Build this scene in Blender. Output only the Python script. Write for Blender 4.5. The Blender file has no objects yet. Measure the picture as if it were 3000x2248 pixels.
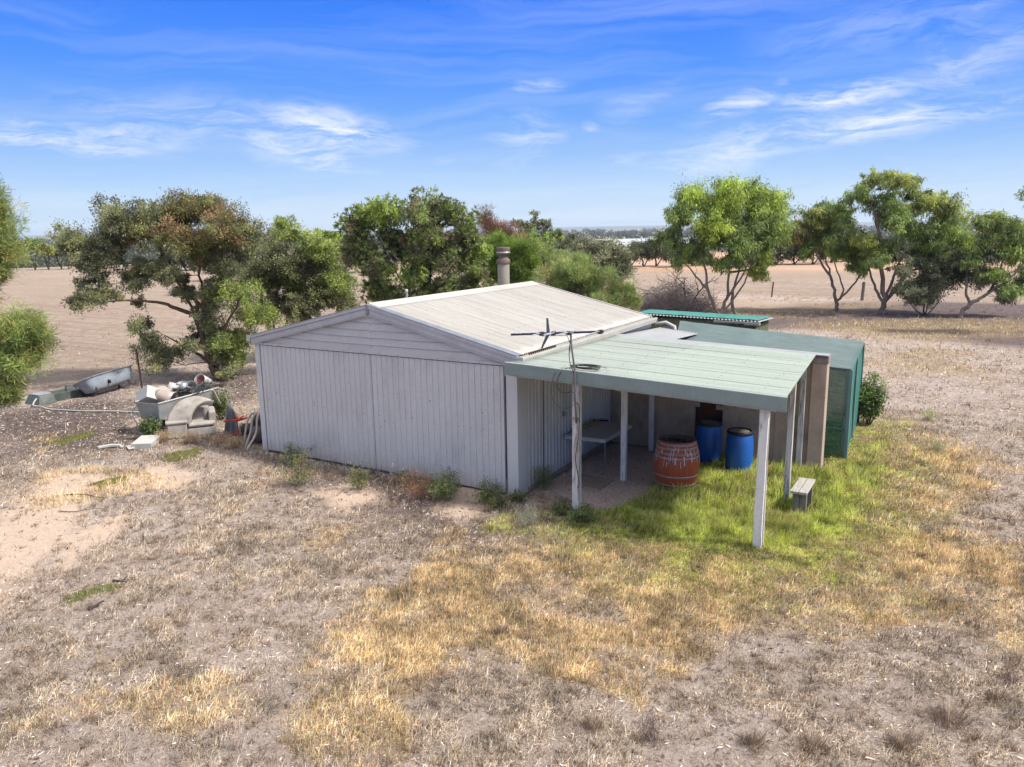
import bpy, math, random
import numpy as np
SUNE=2.3; SKYS=.15; SKYK=.40; EXPO=1.36; HAZE=.00012; LEAFK=1.65
from mathutils import Vector, Matrix, noise as mnoise
random.seed(7); RNG=np.random.default_rng(11)
S=bpy.context.scene; COL=S.collection
PI=math.pi
# ------------------------------------------------------------------ camera
F_PX=2266.3; CX,CY,CZ=6.70,-11.537,4.753
PITCH,YAW,ROLL=math.radians(11.298),math.radians(-30.642),math.radians(-0.927)
fw=Vector((math.sin(YAW)*math.cos(PITCH),math.cos(YAW)*math.cos(PITCH),-math.sin(PITCH)))
rt0=Vector((math.cos(YAW),-math.sin(YAW),0)); up0=rt0.cross(fw)
rt=rt0*math.cos(ROLL)+up0*math.sin(ROLL); up=-rt0*math.sin(ROLL)+up0*math.cos(ROLL)
CAM=Vector((CX,CY,CZ)); fwh=Vector((fw.x,fw.y,0)).normalized()
cd=bpy.data.cameras.new('camera'); cam=bpy.data.objects.new('camera',cd); COL.objects.link(cam)
M3=Matrix((rt,up,-fw)).transposed(); cam.matrix_world=Matrix.Translation(CAM)@M3.to_4x4()
cd.sensor_fit='HORIZONTAL'; cd.sensor_width=36; cd.lens=36*F_PX/3000; cd.clip_end=20000; cd.clip_start=.1
S.camera=cam
def ray(u,v): return (fw+rt*((u-1500)/F_PX)+up*((1124-v)/F_PX))
def terr(x,y):
    d=np.hypot(np.asarray(x,float),np.asarray(y,float)-10)
    t=np.clip((d-105)/300,0,1); t=t*t*(3-2*t)
    return -12*t
def gp(u,v,z=0.):
    d=ray(u,v); t=(z-CZ)/d.z; return CAM+d*t
def at(u,v,D):
    d=ray(u,v); return CAM+d*(D/d.dot(fwh))
def base(u,D):
    p=at(u,690,D); p.z=float(terr(p.x,p.y)); return p
# ------------------------------------------------------------------ materials
def newmat(name):
    m=bpy.data.materials.new(name); m.use_nodes=True; nt=m.node_tree
    b=nt.nodes['Principled BSDF']; return m,nt,b
def N(nt,t,**k):
    n=nt.nodes.new(t)
    for a,b in k.items():
        if a.startswith('i_'):
            n.inputs[a[2:].replace('_',' ')].default_value=b
        else: setattr(n,a,b)
    return n
def ramp(nt,fac,stops,interp='LINEAR'):
    r=nt.nodes.new('ShaderNodeValToRGB'); r.color_ramp.interpolation=interp
    els=r.color_ramp.elements
    while len(els)<len(stops): els.new(.5)
    for e,(p,c) in zip(els,stops):
        e.position=p; e.color=(*c,1) if len(c)==3 else c
    nt.links.new(fac,r.inputs[0]); return r
def mixc(nt,fac,a,b,mode='MIX'):
    m=nt.nodes.new('ShaderNodeMix'); m.data_type='RGBA'; m.blend_type=mode
    for s,v in ((0,fac),(6,a),(7,b)):
        if hasattr(v,'links') or hasattr(v,'is_linked'): nt.links.new(v,m.inputs[s])
        elif s==0: m.inputs[0].default_value=v
        else: m.inputs[s].default_value=(*v,1)
    return m.outputs[2]
def mth(nt,op,a,b=None,c=None,clamp=False):
    m=nt.nodes.new('ShaderNodeMath'); m.operation=op; m.use_clamp=clamp
    for i,v in enumerate((a,b,c)):
        if v is None: continue
        if hasattr(v,'is_linked'): nt.links.new(v,m.inputs[i])
        else: m.inputs[i].default_value=v
    return m.outputs[0]
def noise(nt,co,scale,detail=4,rough=.6,dist=0,sc=None):
    if sc is not None:
        mp=nt.nodes.new('ShaderNodeMapping'); mp.inputs['Scale'].default_value=sc
        nt.links.new(co,mp.inputs[0]); co=mp.outputs[0]
    n=nt.nodes.new('ShaderNodeTexNoise'); n.inputs['Scale'].default_value=scale; n.inputs['Detail'].default_value=detail
    n.inputs['Roughness'].default_value=rough; n.inputs['Distortion'].default_value=dist
    nt.links.new(co,n.inputs['Vector']); return n.outputs[0]
STREAKY=('roof_sheet','pale_green_sheet','paler_green_sheet','white_corrugated')
def surf(name,c1,c2=None,rough=.6,metal=0,scale=2.,sc=(1,1,1),stain=None,stain_amt=.5,st_scale=3.,st_sc=(1,1,1),thr=(.5,.7),bump=0,bscale=40,spec=.4,var=.12):
    m,nt,b=newmat(name); tc=nt.nodes.new('ShaderNodeNewGeometry'); co=tc.outputs['Position']
    c2=c2 or tuple(x*(1-var*2) for x in c1)
    col=ramp(nt,noise(nt,co,scale,6,.65,.3,sc),[(.3,c2),(.7,c1)]).outputs[0]
    if stain:
        f=ramp(nt,noise(nt,co,st_scale,8,.7,.5,st_sc),[(thr[0],(0,0,0)),(thr[1],(stain_amt,)*3)]).outputs[0]
        col=mixc(nt,f,col,stain)
    if name in STREAKY: col=mixc(nt,1.,col,ramp(nt,noise(nt,co,2.2,5,.75,.1,(.06,11,1)),[(.32,(.70,.70,.68)),(.5,(.98,.98,.98)),(.7,(1.1,1.1,1.1))]).outputs[0],'MULTIPLY')
    if name=='zinc_wall_paint':
        sz=nt.nodes.new('ShaderNodeSeparateXYZ'); nt.links.new(co,sz.inputs[0])
        f=mth(nt,'SUBTRACT',1.,mth(nt,'DIVIDE',sz.outputs[2],.42,None,True),None,True); f=mth(nt,'MULTIPLY',mth(nt,'POWER',f,2.),mth(nt,'MULTIPLY',noise(nt,co,5,5,.7),1.1),None,True); col=mixc(nt,f,col,(.30,.22,.16))
        f=ramp(nt,noise(nt,co,7.,6,.75,.2,(2.,2.,.25)),[(.60,(0,)*3),(.72,(.35,)*3)]).outputs[0]; col=mixc(nt,f,col,(.30,.25,.21))
    fine=noise(nt,co,35,4,.7); k=ramp(nt,fine,[(.3,(.88,.88,.88)),(.7,(1.08,1.08,1.08))]).outputs[0]
    col=mixc(nt,1.,col,k,'MULTIPLY')
    nt.links.new(col,b.inputs['Base Color']); b.inputs['Metallic'].default_value=metal
    rr=ramp(nt,noise(nt,co,6,4),[(.3,(rough*.8,)*3),(.7,(min(1,rough*1.2),)*3)]).outputs[0]
    nt.links.new(rr,b.inputs['Roughness']); b.inputs['Specular IOR Level'].default_value=spec
    if bump:
        bp=nt.nodes.new('ShaderNodeBump'); bp.inputs['Strength'].default_value=bump; bp.inputs['Distance'].default_value=.01
        nt.links.new(noise(nt,co,bscale,5),bp.inputs['Height']); nt.links.new(bp.outputs[0],b.inputs['Normal'])
    return m
M={}
M['wall']=surf('zinc_wall_paint',(.55,.545,.52),(.49,.485,.46),.5,0,1.1,(1,1,.35),stain=(.33,.31,.29),stain_amt=.5,st_scale=1.6,st_sc=(1.3,1.3,.5),thr=(.52,.75),spec=.3)
M['trim']=surf('zinc_trim',(.46,.465,.475),(.39,.395,.405),.38,.25,2.,stain=(.28,.28,.3),stain_amt=.4)
M['gable']=surf('gable_sheet',(.50,.49,.47),(.44,.43,.415),.45,.1,1.3,(1,1,1),stain=(.34,.31,.28),stain_amt=.45,st_scale=2.5)
M['roof']=surf('roof_sheet',(.42,.395,.35),(.35,.33,.295),.5,.05,.9,(.25,3.,1),stain=(.35,.30,.25),stain_amt=.45,st_scale=1.4,st_sc=(.35,5,1),thr=(.5,.78),spec=.3)
M['ridge']=surf('ridge_sheet',(.46,.425,.37),(.39,.36,.31),.5,.05,2.,stain=(.34,.26,.2),stain_amt=.5,thr=(.55,.8))
M['gutter']=surf('gutter_paint',(.50,.48,.42),(.42,.40,.35),.42,0,2.,stain=(.3,.24,.18),stain_amt=.4)
M['vroof']=surf('pale_green_sheet',(.335,.37,.315),(.285,.315,.27),.45,.0,.8,(.3,3,1),stain=(.28,.29,.25),stain_amt=.5,st_scale=1.2,st_sc=(.3,5,1),thr=(.5,.78))
M['fascia']=surf('green_fascia',(.21,.265,.235),(.17,.215,.19),.42,0,1.5,stain=(.4,.42,.38),stain_amt=.35,st_scale=3,st_sc=(3,1,.4),thr=(.6,.75))
M['whiteroof']=surf('white_corrugated',(.33,.33,.315),(.27,.265,.25),.5,0,2.)
M['post']=surf('white_painted_post',(.74,.71,.65),(.62,.59,.53),.6,0,2.,(1,1,.3),stain=(.26,.24,.21),stain_amt=.85,st_scale=3.2,st_sc=(5,5,.8),thr=(.54,.68),bump=.4)
M['postold']=surf('weathered_post',(.62,.60,.55),(.42,.40,.36),.7,0,2.,(1,1,.3),stain=(.2,.18,.15),stain_amt=.9,st_scale=3,st_sc=(6,6,.7),thr=(.46,.6),bump=.5)
M['beam']=surf('flaking_beam',(.5,.48,.45),(.33,.3,.27),.7,0,4.,stain=(.18,.14,.1),stain_amt=.8,st_scale=5,thr=(.5,.65),bump=.4)
M['panel']=surf('brown_render',(.54,.40,.295),(.37,.265,.19),.8,0,1.3,stain=(.12,.13,.09),stain_amt=.6,st_scale=1.3,st_sc=(1,1,.6),thr=(.48,.7),bump=.5,bscale=20)
M['panel2']=surf('brown_board',(.46,.35,.27),(.34,.255,.195),.8,0,2,bump=.3)
M['rust']=surf('rusty_iron',(.10,.035,.02),(.045,.022,.018),.8,.1,3.,bump=.4)
M['darkin']=surf('dark_inside',(.02,.018,.016),None,.9)
M['block']=surf('timber_block',(.30,.27,.23),(.18,.15,.12),.8,0,8,(1,6,1),bump=.6)
M['plywood']=surf('grey_timber',(.44,.41,.36),(.33,.30,.25),.75,0,4,(6,1,6),stain=(.15,.13,.11),stain_amt=.7,st_scale=3,st_sc=(8,1.5,1),thr=(.55,.7),bump=.4)
M['timber_side']=surf('grey_timber_side',(.24,.22,.17),(.15,.13,.10),.8,0,4,(6,6,1),stain=(.1,.08,.06),stain_amt=.8,st_scale=3,st_sc=(6,6,1.),thr=(.5,.65),bump=.4)
M['barrel']=surf('red_barrel_paint',(.40,.085,.03),(.30,.055,.02),.5,0,3,(1,1,.4),stain=(.22,.08,.05),stain_amt=.6,st_scale=4,st_sc=(2,2,.6),bump=.3)
M['drip']=surf('white_dribble',(.62,.58,.55),None,.5)
M['hoop']=surf('steel_hoop',(.42,.36,.32),(.26,.18,.14),.5,.2,8)
M['barreltop']=surf('barrel_head',(.16,.10,.075),(.10,.06,.045),.85,0,5,bump=.5)
M['char']=surf('black_debris',(.02,.018,.017),None,.8,bump=.6)
M['blue']=surf('blue_plastic',(.012,.11,.42),(.01,.085,.34),.38,0,2,stain=(.03,.14,.33),stain_amt=.5,st_scale=3,spec=.5)
M['blackpl']=surf('black_plastic',(.018,.018,.02),None,.5)
M['dust']=surf('dusty_lid',(.20,.17,.13),(.12,.10,.08),.9,0,7,bump=.4)
M['tabletop']=surf('table_top',(.42,.40,.39),(.33,.31,.30),.5,0,2)
M['white']=surf('white_plastic',(.50,.49,.46),(.38,.37,.33),.6,0,5,stain=(.25,.2,.15),stain_amt=.5,st_scale=5)
M['pink']=surf('pink_residue',(.55,.16,.16),(.35,.1,.1),.8,0,8)
M['yellow']=surf('yellow_timber',(.34,.26,.07),None,.6)
M['galv']=surf('galvanised_steel',(.40,.41,.41),(.29,.30,.30),.45,.35,6,stain=(.27,.2,.15),stain_amt=.6,st_scale=2.5,thr=(.55,.75))
M['galvrust']=surf('stained_steel',(.45,.38,.33),(.33,.25,.2),.55,.2,3,stain=(.18,.08,.04),stain_amt=.6,st_scale=4,thr=(.6,.75))
M['steel']=surf('grey_steel',(.30,.31,.32),(.2,.21,.22),.45,.5,4)
M['antenna']=surf('dark_antenna_steel',(.075,.08,.085),None,.45,.4)
M['alu']=surf('aluminium_rod',(.55,.55,.56),None,.4,.4)
M['mast']=surf('mast_pipe',(.22,.215,.205),None,.5,.4)
M['cable']=surf('black_cable',(.02,.02,.02),None,.5)
M['sofa']=surf('grey_fabric',(.40,.36,.315),(.27,.24,.205),.9,0,2.5,stain=(.15,.12,.095),stain_amt=.75,st_scale=4,bump=.2,bscale=90)
M['piping']=surf('sofa_piping',(.36,.34,.31),None,.8)
M['concretegreen']=surf('green_fibre_trough',(.09,.115,.10),(.06,.075,.065),.6,0,3,stain=(.2,.19,.17),stain_amt=.5)
M['bath']=surf('bath_enamel',(.34,.38,.42),(.23,.27,.30),.35,0,2.5,stain=(.07,.06,.06),stain_amt=.9,st_scale=3.2,st_sc=(1,1,2.5),thr=(.58,.66))
M['bathin']=surf('bath_inside',(.62,.62,.60),(.5,.5,.48),.35)
M['hose']=surf('pale_hose',(.42,.44,.40),None,.6)
M['red']=surf('red_paint_steel',(.55,.045,.02),(.4,.03,.02),.45)
M['rope']=surf('cream_pipe',(.52,.45,.37),(.42,.35,.28),.6,0,6)
M['rock']=surf('dark_rock',(.12,.105,.09),(.07,.06,.055),.9,0,5,bump=.8,bscale=12)
M['mesh']=surf('wire_netting',(.10,.095,.09),None,.6,.3)
M['picket']=surf('rusty_picket',(.075,.035,.025),None,.8)
M['fencepost']=surf('grey_fence_timber',(.17,.15,.125),(.11,.095,.08),.85)
M['flue']=surf('cement_flue',(.27,.245,.20),(.20,.18,.145),.8,0,4,(1,1,.3),stain=(.12,.13,.08),stain_amt=.6,st_scale=5,st_sc=(2,2,.4),bump=.3)
M['cowl']=surf('rusty_cowl',(.17,.12,.10),(.09,.055,.045),.8,0,6,stain=(.25,.22,.2),stain_amt=.6,st_scale=9,bump=.6)
M['moss']=surf('mossy_sheet',(.19,.20,.10),(.12,.12,.06),.8,0,3,(3,3,.4),stain=(.07,.07,.04),stain_amt=.7,st_scale=3,st_sc=(5,5,.3),bump=.3)
M['tarp']=surf('green_tarp',(.05,.22,.18),(.04,.16,.13),.6,0,3,(1,1,1),bump=.5,bscale=8)
M['glassgrey']=surf('dusty_window',(.22,.24,.25),(.14,.15,.16),.35,0,4,(4,4,1))
M['slab']=surf('concrete_slab',(.27,.22,.17),(.21,.17,.13),.85,0,3,bump=.3)
M['frametimber']=surf('frame_timber_green',(.10,.17,.155),(.07,.12,.11),.7,0,5)
M['housewall']=surf('pale_house_wall',(.62,.6,.57),None,.7)
M['houseroof']=surf('pale_house_roof',(.48,.47,.45),(.4,.38,.36),.6)
M['warehouse']=surf('warehouse_roof',(.40,.41,.40),(.35,.36,.35),.6,0,.05)
M['bark_l']=surf('brown_orange_bark',(.17,.10,.07),(.07,.045,.035),.85,0,3,(1,1,.3),stain=(.30,.14,.075),stain_amt=.8,st_scale=2,st_sc=(1,1,.4),thr=(.5,.62),bump=.5,bscale=30)
M['bark_r']=surf('smooth_grey_bark',(.30,.24,.19),(.17,.13,.105),.75,0,2,(1,1,.3),stain=(.11,.075,.055),stain_amt=.8,st_scale=2.2,st_sc=(2,2,.5),thr=(.5,.65),bump=.3)
M['bark_d']=surf('dark_bark',(.07,.055,.045),(.04,.03,.025),.9,0,3)
M['deadwood']=surf('dead_grey_wood',(.36,.29,.25),(.17,.13,.11),.85,0,3)
# shade cloth: woven mesh, partly see-through
def shadecloth(name,c,dens):
    m,nt,b=newmat(name); g=nt.nodes.new('ShaderNodeNewGeometry'); co=g.outputs['Position']
    col=ramp(nt,noise(nt,co,1.2,6,.6,.5),[(.3,tuple(x*.75 for x in c)),(.7,c)]).outputs[0]
    w=noise(nt,co,9,3,.5,2.,(.3,1,3)); col=mixc(nt,1.,col,ramp(nt,w,[(.35,(.85,.85,.85)),(.65,(1.12,1.12,1.12))]).outputs[0],'MULTIPLY')
    nt.links.new(col,b.inputs['Base Color']); b.inputs['Roughness'].default_value=.7
    bp=nt.nodes.new('ShaderNodeBump'); bp.inputs['Strength'].default_value=.5; bp.inputs['Distance'].default_value=.03
    nt.links.new(noise(nt,co,3.5,4,.5,1.,(.4,1,2)),bp.inputs['Height']); nt.links.new(bp.outputs[0],b.inputs['Normal'])
    t=nt.nodes.new('ShaderNodeBsdfTransparent'); mx=nt.nodes.new('ShaderNodeMixShader'); mx.inputs[0].default_value=dens
    o=nt.nodes['Material Output']; nt.links.new(t.outputs[0],mx.inputs[1]); nt.links.new(b.outputs[0],mx.inputs[2]); nt.links.new(mx.outputs[0],o.inputs[0])
    return m
M['cloth']=shadecloth('shade_cloth_roof',(.115,.16,.145),.90)
M['cloth_side']=shadecloth('shade_cloth_side',(.010,.13,.085),.66)
M['cloth_end']=shadecloth('shade_cloth_end',(.035,.19,.145),.85)
def attrmat(name,rough=.6,trans=.25,spec=.2):
    m,nt,b=newmat(name); a=nt.nodes.new('ShaderNodeAttribute'); a.attribute_name='col'
    nt.links.new(a.outputs[0],b.inputs['Base Color']); b.inputs['Roughness'].default_value=rough; b.inputs['Specular IOR Level'].default_value=spec
    if trans>0:
        t=nt.nodes.new('ShaderNodeBsdfTranslucent'); nt.links.new(a.outputs[0],t.inputs[0])
        mx=nt.nodes.new('ShaderNodeMixShader'); mx.inputs[0].default_value=trans
        o=nt.nodes['Material Output']; nt.links.new(b.outputs[0],mx.inputs[1]); nt.links.new(t.outputs[0],mx.inputs[2]); nt.links.new(mx.outputs[0],o.inputs[0])
    return m
M['leaf']=attrmat('leaf_foliage',.5,.38,.35)
M['blade']=attrmat('grass_blade',.6,.45,.2)
M['straw']=attrmat('dry_straw',.75,.12,.15)
# ------------------------------------------------------------------ objects
def tag(o,label=None,cat=None,group=None,kind=None):
    if label: o['label']=label
    if cat: o['category']=cat
    if group: o['group']=group
    if kind: o['kind']=kind
    return o
def empty(name,loc,label,cat,group=None,rz=0):
    o=bpy.data.objects.new(name,None); o.location=loc; o.rotation_euler=(0,0,rz); o.empty_display_size=.2
    COL.objects.link(o); return tag(o,label,cat,group)
WINV={}
def emptyW(name,loc,label,cat,group=None):
    o=empty(name,loc,label,cat,group); WINV[o.name]=Vector(loc); return o
class MB:
    def __init__(s): s.v=[]; s.f=[]
    def add(s,v,f):
        n=len(s.v); s.v+= [tuple(p) for p in v]; s.f+=[tuple(i+n for i in q) for q in f]; return s
    def box(s,a,b,rot=None,org=(0,0,0)):
        x0,y0,z0=a; x1,y1,z1=b
        v=[(x,y,z) for z in (z0,z1) for y in (y0,y1) for x in (x0,x1)]
        if rot is not None: v=[rot@Vector(p)+Vector(org) for p in v]
        return s.add(v,[(0,2,3,1),(4,5,7,6),(0,1,5,4),(2,6,7,3),(0,4,6,2),(1,3,7,5)])
    def bar(s,p,q,w,h,upv=(0,0,1)):
        p=Vector(p); q=Vector(q); d=(q-p).normalized(); u=Vector(upv); sd=d.cross(u)
        if sd.length<1e-4: sd=d.cross(Vector((1,0,0)))
        sd.normalize(); u=sd.cross(d)
        v=[c+sd*(a*w/2)+u*(b*h/2) for c in (p,q) for b in (-1,1) for a in (-1,1)]
        return s.add(v,[(0,1,3,2),(4,6,7,5),(0,4,5,1),(2,3,7,6),(0,2,6,4),(1,5,7,3)])
    def tube(s,pts,r,n=8,cap=True):
        pts=[Vector(p) for p in pts]; k=len(pts); rs=r if hasattr(r,'__len__') else [r]*k
        t0=(pts[1]-pts[0]).normalized(); a=t0.orthogonal().normalized(); vs=[]
        for i in range(k):
            t=(pts[min(i+1,k-1)]-pts[max(i-1,0)]).normalized()
            a=(a-t*a.dot(t)); a=a.normalized() if a.length>1e-6 else t.orthogonal().normalized(); b=t.cross(a)
            vs+=[pts[i]+(a*math.cos(2*PI*j/n)+b*math.sin(2*PI*j/n))*rs[i] for j in range(n)]
        fs=[(i*n+j,i*n+(j+1)%n,(i+1)*n+(j+1)%n,(i+1)*n+j) for i in range(k-1) for j in range(n)]
        if cap: fs+=[tuple(range(n-1,-1,-1)),tuple((k-1)*n+j for j in range(n))]
        return s.add(vs,fs)
    def lathe(s,prof,n=32,c=(0,0,0),rot=None):
        vs=[];c=Vector(c)
        for r,z in prof:
            for j in range(n):
                p=Vector((r*math.cos(2*PI*j/n),r*math.sin(2*PI*j/n),z))
                if rot is not None: p=rot@p
                vs.append(p+c)
        k=len(prof)
        return s.add(vs,[(i*n+j,i*n+(j+1)%n,(i+1)*n+(j+1)%n,(i+1)*n+j) for i in range(k-1) for j in range(n)])
    def prism(s,poly,d):
        n=len(poly); d=Vector(d); v=[Vector(p) for p in poly]; v+=[p+d for p in v]
        return s.add(v,[tuple(range(n-1,-1,-1)),tuple(range(n,2*n))]+[(i,(i+1)%n,(i+1)%n+n,i+n) for i in range(n)])
    def grid(s,fn,nu,nv):
        v=[fn(i/nu,j/nv) for j in range(nv+1) for i in range(nu+1)]
        return s.add(v,[(j*(nu+1)+i,j*(nu+1)+i+1,(j+1)*(nu+1)+i+1,(j+1)*(nu+1)+i) for j in range(nv) for i in range(nu)])
    def build(s,name,mat,parent=None,smooth=False,bevel=0,solid=0,sub=0):
        off=WINV.get(parent.name) if parent else None
        if off is not None: s.v=[(a-off.x,b-off.y,c-off.z) for a,b,c in s.v]
        me=bpy.data.meshes.new(name); me.from_pydata(s.v,[],s.f); me.materials.append(mat if not isinstance(mat,str) else M[mat])
        import bmesh
        bm=bmesh.new(); bm.from_mesh(me); bmesh.ops.recalc_face_normals(bm,faces=bm.faces); bm.to_mesh(me); bm.free()
        if smooth: me.polygons.foreach_set('use_smooth',[True]*len(me.polygons))
        o=bpy.data.objects.new(name,me); COL.objects.link(o)
        if parent: o.parent=parent
        if off is not None: WINV[o.name]=off
        if solid: m=o.modifiers.new('s','SOLIDIFY'); m.thickness=solid; m.offset=0
        if bevel: m=o.modifiers.new('b','BEVEL'); m.width=bevel; m.segments=2; m.limit_method='ANGLE'
        if sub: m=o.modifiers.new('u','SUBSURF'); m.levels=sub; m.render_levels=sub
        return o
def copy_tree(o,parent=None):
    c=o.copy(); COL.objects.link(c)
    if parent is not None: c.parent=parent
    for ch in list(o.children): copy_tree(ch,c)
    return c
def npmesh(name,verts,faces,cols,mat,parent=None):
    """verts (n,3); faces (m,k) ; cols (n,3)"""
    if parent and parent.name in WINV: verts=verts-np.array(WINV[parent.name])
    me=bpy.data.meshes.new(name); n=len(verts); m,k=faces.shape
    me.vertices.add(n); me.vertices.foreach_set('co',np.ascontiguousarray(verts,dtype=np.float32).ravel())
    me.loops.add(m*k); me.loops.foreach_set('vertex_index',faces.astype(np.int32).ravel())
    me.polygons.add(m); me.polygons.foreach_set('loop_start',np.arange(0,m*k,k,dtype=np.int32))
    try: me.polygons.foreach_set('loop_total',np.full(m,k,dtype=np.int32))
    except Exception: pass
    if cols is not None:
        a=me.attributes.new('col','FLOAT_COLOR','POINT'); c=np.ones((n,4),np.float32); c[:,:3]=cols; a.data.foreach_set('color',c.ravel())
    me.materials.append(M[mat] if isinstance(mat,str) else mat); me.update(calc_edges=True); me.validate()
    o=bpy.data.objects.new(name,me); COL.objects.link(o)
    if parent: o.parent=parent
    return o
def join_np(parts): # parts: list of (verts,faces,cols)
    off=0;V=[];Fs=[];C=[]
    for v,f,c in parts: V.append(v);Fs.append(f+off);C.append(c);off+=len(v)
    return np.vstack(V),np.vstack(Fs),np.vstack(C)
def unit(a): return a/np.maximum(np.linalg.norm(a,axis=-1,keepdims=True),1e-9)
def leaves(P,A,L,W,cols,nrm=None):
    """rhombus leaves: base P, axis A (unit), length L, width W"""
    n=len(P); A=unit(A)
    r=RNG.normal(size=(n,3)) if nrm is None else nrm+RNG.normal(size=(n,3))*.6
    B=unit(np.cross(A,r)); L=np.broadcast_to(L,(n,))[:,None]; W=np.broadcast_to(W,(n,))[:,None]
    v=np.stack([P,P+A*L*.45+B*W*.5,P+A*L,P+A*L*.45-B*W*.5],1).reshape(-1,3)
    f=np.arange(4*n).reshape(n,4); c=np.repeat(cols,4,0)
    return v,f,c
def blades(P,h,w,lean,az,cols,bend=1.6):
    n=len(P); D=np.stack([np.cos(az),np.sin(az),np.zeros(n)],1); Sd=np.stack([-np.sin(az+1.),np.cos(az+1.),np.zeros(n)],1)
    Z=np.array([0,0,1.]); h=h[:,None]; w=w[:,None]; ln=lean[:,None]
    m=P+(Z*np.cos(ln)+D*np.sin(ln))*h*.5; l2=np.minimum(ln*bend,1.75); t=m+(Z*np.cos(l2)+D*np.sin(l2))*h*.5
    v=np.stack([P-Sd*w*.5,P+Sd*w*.5,m+Sd*w*.4,m-Sd*w*.4,t+Sd*w*.06,t-Sd*w*.06],1).reshape(-1,3)
    b=np.arange(n)[:,None]*6
    f=np.concatenate([b+np.array([[0,1,2,3]]),b+np.array([[3,2,4,5]])],0)
    return v,f,np.repeat(cols,6,0)
# ================================================================== THE SHED
W=6.586; LEN=6.475; HE=2.573; HR=3.346; AX=-W/2; HD=2.40
shed=emptyW('shed',(AX,0,0),'large grey corrugated metal shed with a low gabled roof and two big doors','shed')
def ribsheet(x0,x1,z0,z1,y,ny,pitch=.135,rw=.024,rh=.015,axis='x',off=0):
    """vertical ribbed cladding; axis x: sheet in the xz plane, ribs towards ny; axis y: in the yz plane"""
    prof=[(x0,0.)]; x=x0+off+pitch*.5
    while x+rw<x1:
        prof+=[(x-.007,0),(x,rh),(x+rw,rh),(x+rw+.007,0)]; x+=pitch
    prof.append((x1,0.)); m=MB(); vs=[]
    for a,d in prof:
        for z in (z0,z1):
            vs.append((a,y+ny*d,z) if axis=='x' else (y+ny*d,a,z))
    m.add(vs,[(2*i,2*i+1,2*i+3,2*i+2) for i in range(len(prof)-1)]); return m
def corr(a0,a1,p0,p1,zf,pitch=.076,amp=.012,along='x',nl=6):
    """corrugated sheet: corrugations run along `along` from a0 to a1; profile across p0..p1; zf(x,y)->z"""
    n=max(2,int((p1-p0)/pitch*6)); m=MB()
    def fn(u,v):
        a=a0+(a1-a0)*u; p=p0+(p1-p0)*v; w=amp*math.cos(2*PI*(p-p0)/pitch)
        x,y=(a,p) if along=='x' else (p,a)
        return (x,y,zf(x,y)+w)
    return m.grid(fn,nl,n)
# inner body so the shed is closed
MB().box((-W+.06,.06,0),(-.03,LEN-.06,2.44)).build('lining',M['darkin'],shed)
# doors (left and right leaf) with stiles
xm=-3.318; xr=-.28; xl=-W+.17
for a,b,off in ((xl,xm-.008,.0),(xm+.008,xr,.03)):
    d=ribsheet(a,b,.05,HD-.02,-.045,-1,off=off).build('sliding_door','wall',shed,solid=.002)
    t=MB().box((a,-.05,.035),(b,-.02,.075)).build('door_rail','trim',d)
    sc=MB()
    for z in (1.18,):
        x=a+.15
        while x<b-.1:
            if RNG.random()<.8: sc.lathe([(0,.006),(.007,.004),(.009,0)],6,(x,-.047,z+RNG.normal()*.008),Matrix.Rotation(PI/2,3,'X'))
            x+=.27
    for i in range(5): sc.lathe([(0,.006),(.011,.004),(.012,0)],6,(RNG.uniform(a,b),-.047,RNG.uniform(.9,1.9)),Matrix.Rotation(PI/2,3,'X'))
    sc.build('screws','cable',d)['kind']='stuff'
MB().box((xm-.006,-.05,.05),(xm+.006,-.037,HD-.02)).build('door_gap','steel',shed)
# head rail, corner posts
MB().box((-W,-.075,HD-.005),(0.,-.01,HD+.045)).build('head_rail','gable',shed,bevel=.004)
MB().box((-W,-.055,0),(-W+.145,.10,HD)).build('corner_post','wall',shed,bevel=.004)
MB().box((-W+.147,-.035,0),(-W+.168,.0,HD)).build('door_track','steel',shed)
cp=MB().box((-.225,-.055,0),(0,.30,2.34)).build('corner_post','wall',shed,bevel=.006)
MB().box((-.278,-.035,0),(-.228,.0,HD)).build('door_track','steel',shed)
MB().tube([(-.25,-.045,.3),(-.245,-.05,1.2),(-.25,-.048,2.2)],.007,5).build('downpipe_wire','cable',shed)
# gable cladding: horizontal boards as one profiled sheet
gb=MB(); nb=6; z0=HD+.045; zt=HR-.06
def gx(z): # half width at height z below the roof line
    return (W/2)*(HR-.05-z)/(HR-.05-(HE-.05))
bh=.142; z=z0
while z<zt-.01:
    z2=min(z+bh,zt); 
    for (za,zb,ya,yb) in ((z,z2-.022,-.052,-.044),(z2-.022,z2-.008,-.044,-.066),(z2-.008,z2,-.066,-.052)):
        if zb<=za: continue
        xa=min(W/2-.01,max(gx(za),.01)); xb=min(W/2-.01,max(gx(zb),.01))
        gb.add([(AX-xa,ya,za),(AX+xa,ya,za),(AX+xb,yb,zb),(AX-xb,yb,zb)],[(0,1,2,3)])
    z=z2
gb.build('gable_cladding','gable',shed,solid=.002)
scr=MB()
for k in range(6): scr.lathe([(0,.006),(.008,.004),(.009,0)],6,(AX+.02,-.06,z0+.09+k*.142),Matrix.Rotation(PI/2,3,'X'))
for k in range(14): scr.lathe([(0,.006),(.007,.004),(.009,0)],6,(-W+.3+k*.46,-.078,HD+.02),Matrix.Rotation(PI/2,3,'X'))
scr.build('screws','cable',shed)['kind']='stuff'
slope=(HR-HE)/(W/2+.045)
def zroof(x): return HR-abs(x-AX)*slope
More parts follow.
